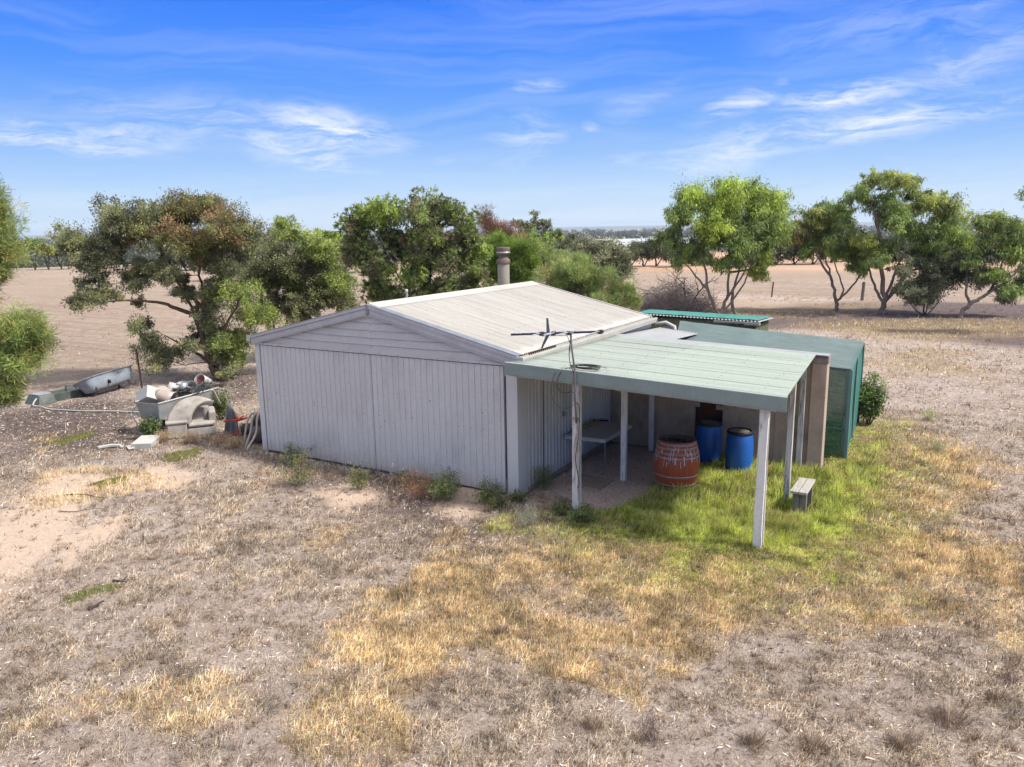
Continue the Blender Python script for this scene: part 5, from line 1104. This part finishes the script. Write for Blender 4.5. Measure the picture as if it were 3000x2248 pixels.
# middle distance shrubs and trees, each its own crown
mid=[ # u,v,ru,rv,D,pal,label
 (1568,700,36,18,78,'wattle','brownish green low tree below the flat topped gum'),
 (1628,694,24,20,84,'gum','small pale green rounded tree right of the flat topped gum'),
 (1676,704,36,20,104,'farg','dark spreading tree left of the round grey green tree top'),
 (1660,728,32,22,72,'farg','grey brown shrub directly behind the fresh green bush'),
 (1640,752,24,14,58,'wattle','small yellow tinged shrub between the two soft bushes'),
 (1850,742,26,20,92,'dark','small dark tree at the left of the pair in front of the warehouse'),
 (1886,733,36,28,95,'dark','rounded blackish tree in front of the warehouse roof'),
 (1925,728,36,32,96,'farg','dark green tree between warehouse and the lime gum, left'),
 (1972,738,32,24,93,'dark','dark tree half hidden by the lime gum, lowest branches left'),
 (2030,745,36,26,95,'farg','dull green tree seen through the trunks of the lime gum'),
 (2480,722,44,34,100,'farg','dull green tree, fifth of the row, behind the tallest gum trunk'),
 (2590,730,44,34,100,'dark','dark tree filling the gap under the tallest gum crown'),
 (2690,735,46,34,98,'farg','broad dull tree behind the olive bush at the right'),
 (2770,732,40,30,99,'farg','dull tree between the bush and the leaning gum'),
 (650,772,44,30,80,'farg','dark shrub between the big mallee trunk and bushy tree'),
 (1110,770,50,34,70,'farg','dull shrub low behind the rosette tree trunk'),
 (1300,775,50,34,70,'farg','dull shrub low behind the rosette tree, right side'),
 (2225,745,34,30,93,'dark','dark tree at the left end of the row across the right paddock'),
 (2275,728,38,36,94,'dark','black green tree, second in the row across the right paddock'),
 (2330,720,40,42,95,'farg','large dark tree in the middle of the row across the right paddock'),
 (2385,722,40,42,94,'dark','dark tree with a clear stout trunk in the right paddock row'),
 (2440,705,38,36,97,'farg','olive tree behind the flat crowned gum'),
 (2505,740,34,20,104,'bright','small light green tree at the right end of the paddock row'),
 (2550,720,36,30,120,'farg','dull tree showing under the tallest gum'),
 (2640,725,44,28,125,'farg','distant dull tree left of the dark bush'),
 (2860,720,40,30,130,'farg','distant tree behind the leaning gum, nearer its trunk'),
 (2930,715,44,34,128,'dark','dark distant tree behind the right side of the leaning gum'),
 (2990,720,40,34,126,'farg','distant tree at the right edge of the picture'),
 (90,715,30,17,118,'wattle','olive brown tree, leftmost of the distant paddock row'),
 (130,728,24,18,116,'gumtop','yellow green tree second in the distant left paddock row'),
 (168,735,28,18,119,'farg','dull green tree close beside the big mallee in the left row'),
 (215,748,28,16,117,'farg','low shrub beneath the left crown of the big mallee'),
 (300,765,34,14,112,'farg','low dark shrub seen under the big mallee crown, left'),
 (540,758,44,22,104,'farg','grey green shrub seen through the limbs of the big mallee'),
 (610,745,40,28,106,'gum','green shrub right of the main limbs of the big mallee'),
 (700,735,44,34,96,'farg','shrub behind the right side of the big mallee'),
 (760,752,40,26,98,'dark','dark shrub between the big mallee and the bushy tree'),
 (905,700,34,14,88,'lime','yellow green round tree top left of the rosette tree'),
 (950,690,40,16,84,'bright','bright green tree top just left of the rosette tree'),
 (985,700,30,18,86,'lime','lime green tree top touching the rosette tree'),
 (1060,740,44,30,92,'farg','dull tree hidden behind the left of the rosette tree'),
 (1390,735,44,34,62,'gum','green tree behind the right of the rosette tree'),
 (1480,690,30,18,66,'redbrown','rusty brown tree top behind the bright green bush'),
 (1520,705,34,22,64,'redbrown','brown tree top between the bright bush and the flat topped gum')]
for (u,v,ru,rv,D,pl,lab) in mid:
    if 500<u<1100 and v>710: ru*=1.45; rv*=1.25; v-=3
    hb=at(u,v,D).z; b_=base(u,D)
    sp=[(u,v,ru,rv,pl),(u-ru*.55,v+rv*.35,ru*.5,rv*.6,pl),(u+ru*.55,v+rv*.3,ru*.5,rv*.62,pl),(u+ru*.1,v-rv*.45,ru*.55,rv*.5,pl)]
    tree('distant_tree',lab,u,D,[[V0,(u-4,v+rv*.8,0),(u,v)],[V0,(u+ru*.5,v+rv*.6,0),(u+ru*.6,v+rv*.2)]],sp,'broad',pl,'bark_d',size=D/26.,r0=.16,cov=2.4,twigs=2,fill=False,depth=.7,clr=.42,group='trees beyond the paddocks')
# far tree belts: nobody could count them
cl=[];rad=[]
for i in range(2600):
    D=math.exp(RNG.uniform(math.log(330),math.log(3200))); u=RNG.uniform(-900,3900)
    if RNG.random()>.30+.7*(vn(np.array([u*.004+D*.003]),np.array([math.log(D)*5.]),3.)[0]>.45): continue
    p=at(u,690,D); z=float(terr(p.x,p.y)); h=RNG.uniform(3.,6.5)
    for k in range(4):
        cl.append((p.x+RNG.normal()*2.5,p.y+RNG.normal()*2.5,z+h*RNG.uniform(.25,.7))); rad.append(RNG.uniform(1.4,2.8)*(1+D/900))
cl=np.array(cl); rad=np.array(rad); P_=[]
for i0 in range(0,len(cl),400):
    c_=cl[i0:i0+400]; r_=rad[i0:i0+400]; n=len(c_)*55; idx=RNG.integers(0,len(c_),n); Dn=unit(RNG.normal(size=(n,3)))
    P=c_[idx]+Dn*r_[idx][:,None]*RNG.random((n,1))**.4*[1,1,.75]; cc=pick(PAL['farg']+PAL['dark']+[(.10,.10,.05)],len(c_),.15)[idx]
    P_.append(leaves(P,Dn+RNG.normal(size=(n,3))*.6,1.3*r_[idx]*.45,.6*r_[idx]*.5,cc*(1+RNG.normal(size=(n,1))*.15)))
v,f,c=join_np(P_); tag(npmesh('far_woodland',v,f,np.clip(c,.005,1),'leaf'),'hazy belts of trees stretching to the horizon','woodland',kind='stuff')
# low hills on the horizon
hm=MB(); hp=[]
for i in range(140):
    a=math.atan2(fwh.y,fwh.x)+1.3-2.6*i/139; r=6000; hp.append((CX+r*math.cos(a),CY+r*math.sin(a),4+14*float(fbm(np.array([i*.11]),np.array([3.]),1.,4)[0])))
m=MB(); n=len(hp)
for q in hp: m.v+=[(q[0]*.93,q[1]*.93,-20),(q[0],q[1],q[2]),(q[0]*1.1,q[1]*1.1,-20)]
for i in range(n-1):
    for k in (0,1): m.f.append((3*i+k,3*i+k+1,3*i+k+4,3*i+k+3))
tag(m.build('hills',surf('far_hills',(.17,.16,.13),(.12,.13,.10),.9,0,.002),None,smooth=True),'low far hills along the horizon','hills',kind='structure')
# dead brush pile
def brush(name,label,u,v,D,ru,rv,n,seed_up=.5,mat='deadwood',rr=.010):
    b_=base(u,D); c=at(u,v,D); m=MB(); s=D/F_PX; R=ru*s; H=rv*s*2
    for i in range(n):
        a=RNG.uniform(0,2*PI); r=R*math.sqrt(RNG.random()); h=H*RNG.random()**1.4*(1-(r/R)**2*.6)*(.6+.7*abs(math.sin(a*2.3+1)))
        p=Vector((b_.x+r*math.cos(a),b_.y+r*math.sin(a)*.7,b_.z+h)); d=Vector(RNG.normal(size=3)); d.z=d.z*.45+.15; d.normalize(); L=RNG.uniform(.3,1.1)
        q=p+d*L; mid_=p.lerp(q,.5)+Vector(RNG.normal(size=3))*.12*L; k=RNG.uniform(.5,1.6)
        m.tube([p,mid_,q],[rr*k,rr*k*.8,rr*k*.3],3,cap=False)
        if i%3==0:
            for w in (0,1): e_=mid_+Vector(RNG.normal(size=3))*.35*L; m.tube([mid_,e_],[rr*k*.5,rr*.2],3,cap=False)
    return tag(m.build(name,mat,None),label,'brush pile')
brush('brush_pile','large heap of dead grey branches left of the lime gum trunks',1985,862,44.5,112,36,2300,rr=.011)
brush('brush_pile','small heap of grey brush lying out in the left paddock behind the mallee',522,838,62,38,12,500,rr=.02)
# dead tree standing in the pile
m=MB(); b_=base(2000,44.5)
def limb(p,d,L,r,lv):
    pts=[p]; 
    for i in range(4): d=(d+Vector(RNG.normal(size=3))*.22).normalized(); pts.append(pts[-1]+d*L/4)
    m.tube(pts,[r*(1-.6*i/4) for i in range(5)],5,cap=False)
    if lv>0:
        for i in range(3): limb(pts[RNG.integers(1,5)],(d+Vector(RNG.normal(size=3))*.7+Vector((0,0,.1))).normalized(),L*.62,r*.5,lv-1)
for dx,dd in ((-.1,(-.7,.1,.9)),(.3,(.1,0,1)),(.7,(.6,0,.8)),(-.6,(-.9,0,.55)),(.1,(-.2,.3,1))): limb(b_+Vector((dx,0,.4)),Vector(dd).normalized(),1.6,.055,3)
tag(m.build('dead_tree','bark_d',None),'bare dead tree with twisted twigs standing in the brush heap','dead tree')
# ------------------------------------------------------------------ small plants near the shed
def weed(name,label,x,y,r,h,pal,n=420,spec='broad',size=.45,cat='weed',stems=14,bark='deadwood'):
    t=emptyW(name,(x,y,0),label,cat); m=MB(); tips=[]; n=int(n*(1.9 if cat=='weed' else 1.2)) if cat!='bush' or h<1 else int(n*.6)
    for i in range(stems):
        a=RNG.uniform(0,2*PI); k=RNG.uniform(.2,1.); p=Vector((x+.04*math.cos(a),y+.04*math.sin(a),0)); q=Vector((x+r*k*math.cos(a),y+r*k*math.sin(a),h*RNG.uniform(.55,1.)*(1.1-.4*k)))
        curve(p,q,.005,.002,m,4,.06,0,4); tips+=[p.lerp(q,s) for s in (.35,.55,.75,.95)]
    m.build('stems',bark,t); cl_=np.array([tuple(q) for q in tips]); v,f,c=leafcloud(cl_,np.full(len(cl_),.16*r+.02),n,spec,pal,size); npmesh('leaves',v,f,c,'leaf',t)
    return t
GW=[(.075,.10,.035),(.11,.14,.045),(.055,.075,.03)]; YW=[(.14,.14,.05),(.18,.155,.06),(.10,.105,.04)]
weed('weed','low yellowish green weed in front of the left shed door',-4.0,-1.45,.40,.72,YW+GW,900)
weed('weed','dark green weed against the bottom of the left shed door',-5.1,-.45,.42,.5,GW,700)
weed('weed','small green clump in front of the gap between the shed doors',-2.85,-1.1,.30,.5,GW+YW,700)
weed('weed','rusty red dry weed left of the green bushes by the shed corner',-1.6,-1.0,.42,.55,[(.20,.085,.04),(.25,.12,.06),(.15,.07,.04),(.22,.16,.09)],1300,'fine',.45)
weed('weed','large dark green weed right next to the rusty red one',-1.05,-.75,.46,.62,GW,1600)
weed('weed','green weed between the large dark weed and the corner post',-.45,-.36,.46,.34,GW+[(.2,.22,.07)],1000)
weed('weed','green weed at the foot of the ribbed side wall',.2,.5,.26,.5,GW,700,'fine',.6)
weed('weed','low green weed growing by the white corner post of the shed',.12,-.25,.2,.2,GW,420)
weed('saltbush','pale silvery saltbush in front of the left verandah post',.80,-1.18,.26,.42,[(.19,.21,.15),(.24,.26,.19),(.15,.17,.11)],1100,'needle',.38,'shrub',22)
weed('weed','green weed right of the base of the left verandah post',1.52,-.55,.26,.30,GW+[(.16,.24,.07)],900)
weed('weed','green weed in the shade left of the left verandah post',1.08,-.42,.2,.26,GW,500)
weed('weed','dry brown weed stalk in the bottom foreground',4.47,-5.31,.10,.30,[(.07,.045,.04),(.11,.07,.06)],160,'fine',.45)
weed('weed','dry brown weed stalk near the lower right corner',7.42,-2.59,.12,.22,[(.09,.06,.05),(.15,.1,.08)],140,'fine',.45)
weed('bush','dense leafy green bush at the right end of the shade cloth enclosure',4.88,8.35,.42,1.35,[(.09,.13,.04),(.13,.17,.05),(.06,.09,.035)],6500,'broad',1.0,'bush',46,'bark_d')
weed('sapling','green leafy sapling growing through the far end of the scrap tub',-9.85,1.5,.32,1.05,[(.09,.13,.04),(.13,.18,.05),(.06,.09,.03)],1300,'broad',.85,'sapling',20,'bark_d')
weed('bush','small dark green bush in front of the armchair and tub',-9.75,-.55,.34,.62,[(.08,.11,.035),(.12,.16,.045),(.05,.075,.03)],1800,'broad',.75,'bush',26,'bark_d')
weed('grass_clump','pale green grassy clump in the right hand field',6.1,9.5,.25,.30,[(.24,.26,.11),(.3,.3,.14)],500,'needle',.6,'grass clump')
weed('grass_clump','greyish green clump below the pale one in the right hand field',6.4,6.6,.24,.25,[(.2,.22,.12),(.24,.24,.13)],400,'needle',.6,'grass clump')
weed('grass_clump','small green clump at the back corner of the shade cloth roof',1.9,13.6,.3,.45,[(.22,.26,.07),(.28,.22,.08)],500,'broad',.9,'grass clump')
for i_,(x_,y_,lb_) in enumerate(((-9.25,-.62,'dry straw coloured grass clump directly in front of the armchair arm'),(-8.6,-.42,'dry straw coloured grass clump in front of the armchair seat'),(-7.9,-.15,'dry straw coloured grass clump below the red metal stand'),(-7.35,-.25,'dry straw coloured grass clump beside the bent cream pipes'))):
    weed('grass_clump',lb_,x_,y_,.3,.34,[(.32,.24,.14),(.25,.18,.10),(.38,.30,.2)],800,'needle',.55,'grass clump',20)
weed('weed','small low green weed left of the rusty red weed against the shed doors',-2.25,-.42,.3,.3,GW+YW,500)
weed('weed','yellowish green weed in front of the white shed corner post',-.1,-.62,.34,.26,YW+GW,650)
# flat green mats
def mat_(name,label,pts,n,pal,h=.045):
    x0=min(p[0] for p in pts);x1=max(p[0] for p in pts);y0=min(p[1] for p in pts);y1=max(p[1] for p in pts)
    x=RNG.uniform(x0,x1,n);y=RNG.uniform(y0,y1,n); k=RNG.random(n)<np.clip((inpoly(x,y,pts)+(fbm(x,y,5,3)-.5)*.4)/.12+.4,0,1); x,y=x[k],y[k]; k=len(x)
    P=np.stack([x,y,gheight(x,y)+.003],1); v,f,c=blades(P,h*RNG.uniform(.5,1.3,k),.009*np.ones(k),RNG.uniform(.4,1.4,k),RNG.uniform(0,6.28,k),pick(pal,k,.2),1.2)
    tag(npmesh(name,v,f,c,'blade'),label,'ground cover',kind='stuff')
mp=[(.26,.28,.08),(.32,.30,.10),(.20,.22,.06)]
mat_('ground_cover','flat green mat of creeping plants in the left foreground',W((130,1305),(180,1275),(255,1258),(265,1268),(200,1290),(150,1312)),5200,[(.26,.27,.09),(.33,.31,.12),(.20,.24,.08)],.03)
mat_('ground_cover','flat yellowish mat of plants in front of the armchair',W((345,985),(380,975),(430,970),(425,985),(370,1002)),6000,mp)
mat_('ground_cover','flat yellowish mat of plants at the edge of the pale sand',W((190,1050),(225,1038),(268,1030),(262,1042),(215,1058)),5000,mp)
mat_('ground_cover','pale yellowish mat of plants on the dark ground left of the tub',W((95,955),(130,948),(195,930),(200,940),(140,962)),7000,mp)
# tall pale oat stalks in front of the doors
k=150; x=RNG.choice([-5.7,-4.9,-4.3,-3.6,-3.0,-2.3,-1.9],k)+RNG.normal(size=k)*.2; y=-.28+RNG.normal(size=k)*.16; P=np.stack([x,y,0*x],1); h=RNG.uniform(.22,.62,k); ln=RNG.uniform(.05,.4,k); az=RNG.uniform(0,6.28,k)
v,f,c=blades(P,h,np.full(k,.0035),ln,az,pick([(.55,.50,.40),(.48,.42,.30)],k),1.5)
tip=v.reshape(-1,6,3)[:,4]; nl=7; TP=np.repeat(tip,nl,0)-np.c_[np.zeros((k*nl,2)),RNG.uniform(0,.12,k*nl)]
pa=leaves(TP+RNG.normal(size=(k*nl,3))*.012,RNG.normal(size=(k*nl,3))*.5+[0,0,-.6],.03,.008,pick([(.62,.58,.48)],k*nl))
tag(npmesh('oat_stalks',v,f,c,'straw'),'tall pale wild oat stalks against the shed doors','wild oats',kind='stuff')
tag(npmesh('oat_heads',*pa,'straw'),'pale seed heads of the wild oats before the shed doors','wild oats',kind='stuff')
# fallen sticks and chips one can point to
def stick(uv0,uv1,r,label,mat='bark_d'):
    a=gp(*uv0);b_=gp(*uv1); a.z=b_.z=.02; mm=MB(); curve(a,b_,r,r*.4,mm,6,.06,0,5); c_=a.lerp(b_,.6); curve(c_,c_+Vector((RNG.normal()*.15,.12,.03)),r*.6,r*.3,mm,3,.05,0,4)
    tag(mm.build('fallen_stick',mat,None),label,'stick')
stick((195,1453),(310,1462),.012,'thin dark stick lying across the pale sand patch')
stick((170,1500),(300,1492),.009,'thin stick lying on the lower part of the pale sand')
stick((330,1705),(372,1710),.02,'short black stick at the upper end of the green mat')
stick((260,1785),(290,1778),.03,'piece of dark bark right below the green mat')
tag(MB().box((-.03,-.015,0),(.03,.015,.02),R3('Z',25),tuple(gp(1012,1893))).build('white_scrap','white',None),'tiny white scrap lying on the dry grass in the centre foreground','scrap')
# ================================================================== LIGHT, SKY
SUN=Vector((1.85,.42,2.3)).normalized()
el=math.asin(SUN.z); az=math.atan2(SUN.x,SUN.y)
sl=bpy.data.lights.new('sun','SUN'); sl.energy=SUNE; sl.angle=math.radians(5); sl.color=(1,.955,.89); so=bpy.data.objects.new('sun',sl); COL.objects.link(so)
so.rotation_euler=SUN.to_track_quat('Z','Y').to_euler()
wd=bpy.data.worlds.new('World'); S.world=wd; wd.use_nodes=True; nt=wd.node_tree; bg=nt.nodes['Background']; bg.inputs['Strength'].default_value=1.
tc=nt.nodes.new('ShaderNodeTexCoord'); dirv=tc.outputs['Generated']
sk=nt.nodes.new('ShaderNodeTexSky'); sk.sky_type='NISHITA'; sk.sun_disc=False; sk.sun_elevation=el; sk.sun_rotation=az; sk.air_density=1.; sk.dust_density=.6; sk.ozone_density=2.5
nish=mixc(nt,1.,sk.outputs[0],(SKYS,)*3,'MULTIPLY')
sx=nt.nodes.new('ShaderNodeSeparateXYZ'); nt.links.new(dirv,sx.inputs[0])
azn=mth(nt,'ARCTAN2',sx.outputs[0],sx.outputs[1]); eln=mth(nt,'ARCSINE',sx.outputs[2])
# the saturated blue of this day's sky: colours per elevation, blending high up into the physical sky under a bright veil added to fill shade
K=SKYK
stops=[(.0,(.62,.77,.93)),(.10,(.55,.73,.95)),(.22,(.38,.61,.96)),(.40,(.20,.44,.95)),(.62,(.09,.31,.97)),(.85,(.045,.225,.96)),(1.,(.035,.195,.93))]
gr=ramp(nt,mth(nt,'DIVIDE',eln,math.radians(17.5),None,True),[(p,tuple(x*K for x in c)) for p,c in stops]).outputs[0]
fac=mth(nt,'DIVIDE',mth(nt,'SUBTRACT',eln,math.radians(18)),math.radians(22),None,True)
skyc=mixc(nt,fac,gr,mixc(nt,.7,nish,(1.75*K,1.66*K,1.52*K)))
cx=nt.nodes.new('ShaderNodeCombineXYZ'); nt.links.new(azn,cx.inputs[0]); nt.links.new(eln,cx.inputs[1])
def ae(u,v):
    d=ray(u*1.356,v*1.356).normalized(); return math.atan2(d.x,d.y),math.asin(d.z)
def warped(scale,amt,sc):
    n=nt.nodes.new('ShaderNodeTexNoise'); n.inputs['Scale'].default_value=scale; n.inputs['Detail'].default_value=5
    mp=nt.nodes.new('ShaderNodeMapping'); mp.inputs['Scale'].default_value=sc; nt.links.new(cx.outputs[0],mp.inputs[0]); nt.links.new(mp.outputs[0],n.inputs[0])
    s=nt.nodes.new('ShaderNodeVectorMath'); s.operation='SUBTRACT'; nt.links.new(n.outputs['Color'],s.inputs[0]); s.inputs[1].default_value=(.5,.5,.5)
    q=nt.nodes.new('ShaderNodeVectorMath'); q.operation='MULTIPLY_ADD'; nt.links.new(s.outputs[0],q.inputs[0]); q.inputs[1].default_value=(amt,amt*.5,0); nt.links.new(cx.outputs[0],q.inputs[2]); return q.outputs[0]
wv=warped(5.,.14,(1,2.2,1))
wisp=noise(nt,wv,7.,10,.68,.5,(1.,6.5,1)); wisp2=noise(nt,wv,22.,9,.72,.8,(1,5.,1))
tex=mth(nt,'MULTIPLY_ADD',wisp2,.45,mth(nt,'MULTIPLY',wisp,.75))
tx=ramp(nt,tex,[(.44,(0,)*3),(.76,(1,)*3)],'EASE').outputs[0]
clouds=[(700,280,190,40,-2,1.),(660,318,170,34,-14,.8),(540,280,230,34,-6,.6),(90,292,250,24,-6,.9),(250,285,200,22,-4,.6),(20,255,110,18,-8,.4),(330,240,260,42,-4,.28),(1125,305,90,36,14,.55),(1185,183,70,18,6,.5),(960,338,30,6,0,.4),(1580,238,90,20,20,.7),(1660,190,40,10,40,.4),(1800,212,170,26,7,.95),(1900,275,330,34,8,.95),(1620,320,260,36,8,.65),(2100,130,220,50,10,.4),(2130,215,120,22,10,.45),(1900,70,260,60,0,.22),(1380,345,130,18,0,.35),(2060,60,160,30,20,.25),(1400,225,90,26,30,.25),(1285,292,24,9,0,.5)]
tot=None
for (u,v,ru,rv,rot,st_) in clouds:
    a0,e0=ae(u,v); a1,_=ae(u+ru,v); _,e1=ae(u,v-rv)
    mp=nt.nodes.new('ShaderNodeMapping'); mp.vector_type='TEXTURE'; mp.inputs['Location'].default_value=(a0,e0,0); mp.inputs['Rotation'].default_value=(0,0,math.radians(rot)); mp.inputs['Scale'].default_value=(abs(a1-a0)*1.6,abs(e1-e0)*2.,1)
    nt.links.new(wv,mp.inputs[0]); L=nt.nodes.new('ShaderNodeVectorMath'); L.operation='LENGTH'; nt.links.new(mp.outputs[0],L.inputs[0])
    mr=nt.nodes.new('ShaderNodeMapRange'); mr.interpolation_type='SMOOTHSTEP'; mr.inputs['From Min'].default_value=1.; mr.inputs['From Max'].default_value=0.; mr.inputs['To Max'].default_value=st_; nt.links.new(L.outputs['Value'],mr.inputs['Value'])
    tot=mr.outputs[0] if tot is None else mth(nt,'MAXIMUM',tot,mr.outputs[0])
cf=mth(nt,'MULTIPLY',tx,mth(nt,'MULTIPLY',tot,1.2),None,True)
# thin milky veil low in the sky with faint bands
veil=mth(nt,'MULTIPLY',mth(nt,'SUBTRACT',1.,mth(nt,'DIVIDE',eln,math.radians(6.5),None,True)),ramp(nt,noise(nt,wv,4.,8,.6,.3,(.6,12,1)),[(.35,(.15,)*3),(.7,(.75,)*3)]).outputs[0])
bc=ramp(nt,noise(nt,wv,3.,7,.6,.2,(.5,9,1)),[(.45,(0,)*3),(.75,(.22,)*3)]).outputs[0]
cf=mth(nt,'MAXIMUM',cf,mth(nt,'MAXIMUM',mth(nt,'MULTIPLY',veil,.6),bc))
skyc=mixc(nt,cf,skyc,tuple(x*K for x in (.86,.92,1.)))
nt.links.new(skyc,bg.inputs['Color'])
S.view_settings.view_transform='Standard'; S.view_settings.look='None'; S.view_settings.exposure=EXPO; S.view_settings.gamma=1
S.render.engine='CYCLES'
S.cycles.max_bounces=6; S.cycles.transparent_max_bounces=12
S.render.resolution_x=1024; S.render.resolution_y=767
# air: pale even haze
if HAZE>0:
    hz=MB().box((-6900,-6900,-40),(6900,6900,34))
    hm_,hnt,hb=newmat('air_haze'); hnt.nodes.remove(hb); pv=hnt.nodes.new('ShaderNodeVolumePrincipled'); pv.inputs['Density'].default_value=HAZE; pv.inputs['Color'].default_value=(.75,.87,1,1); pv.inputs['Anisotropy'].default_value=.2
    hnt.links.new(pv.outputs[0],hnt.nodes['Material Output'].inputs['Volume']); ho=hz.build('haze',hm_,None); tag(ho,'faint blue air haze over the far country','haze',kind='stuff')
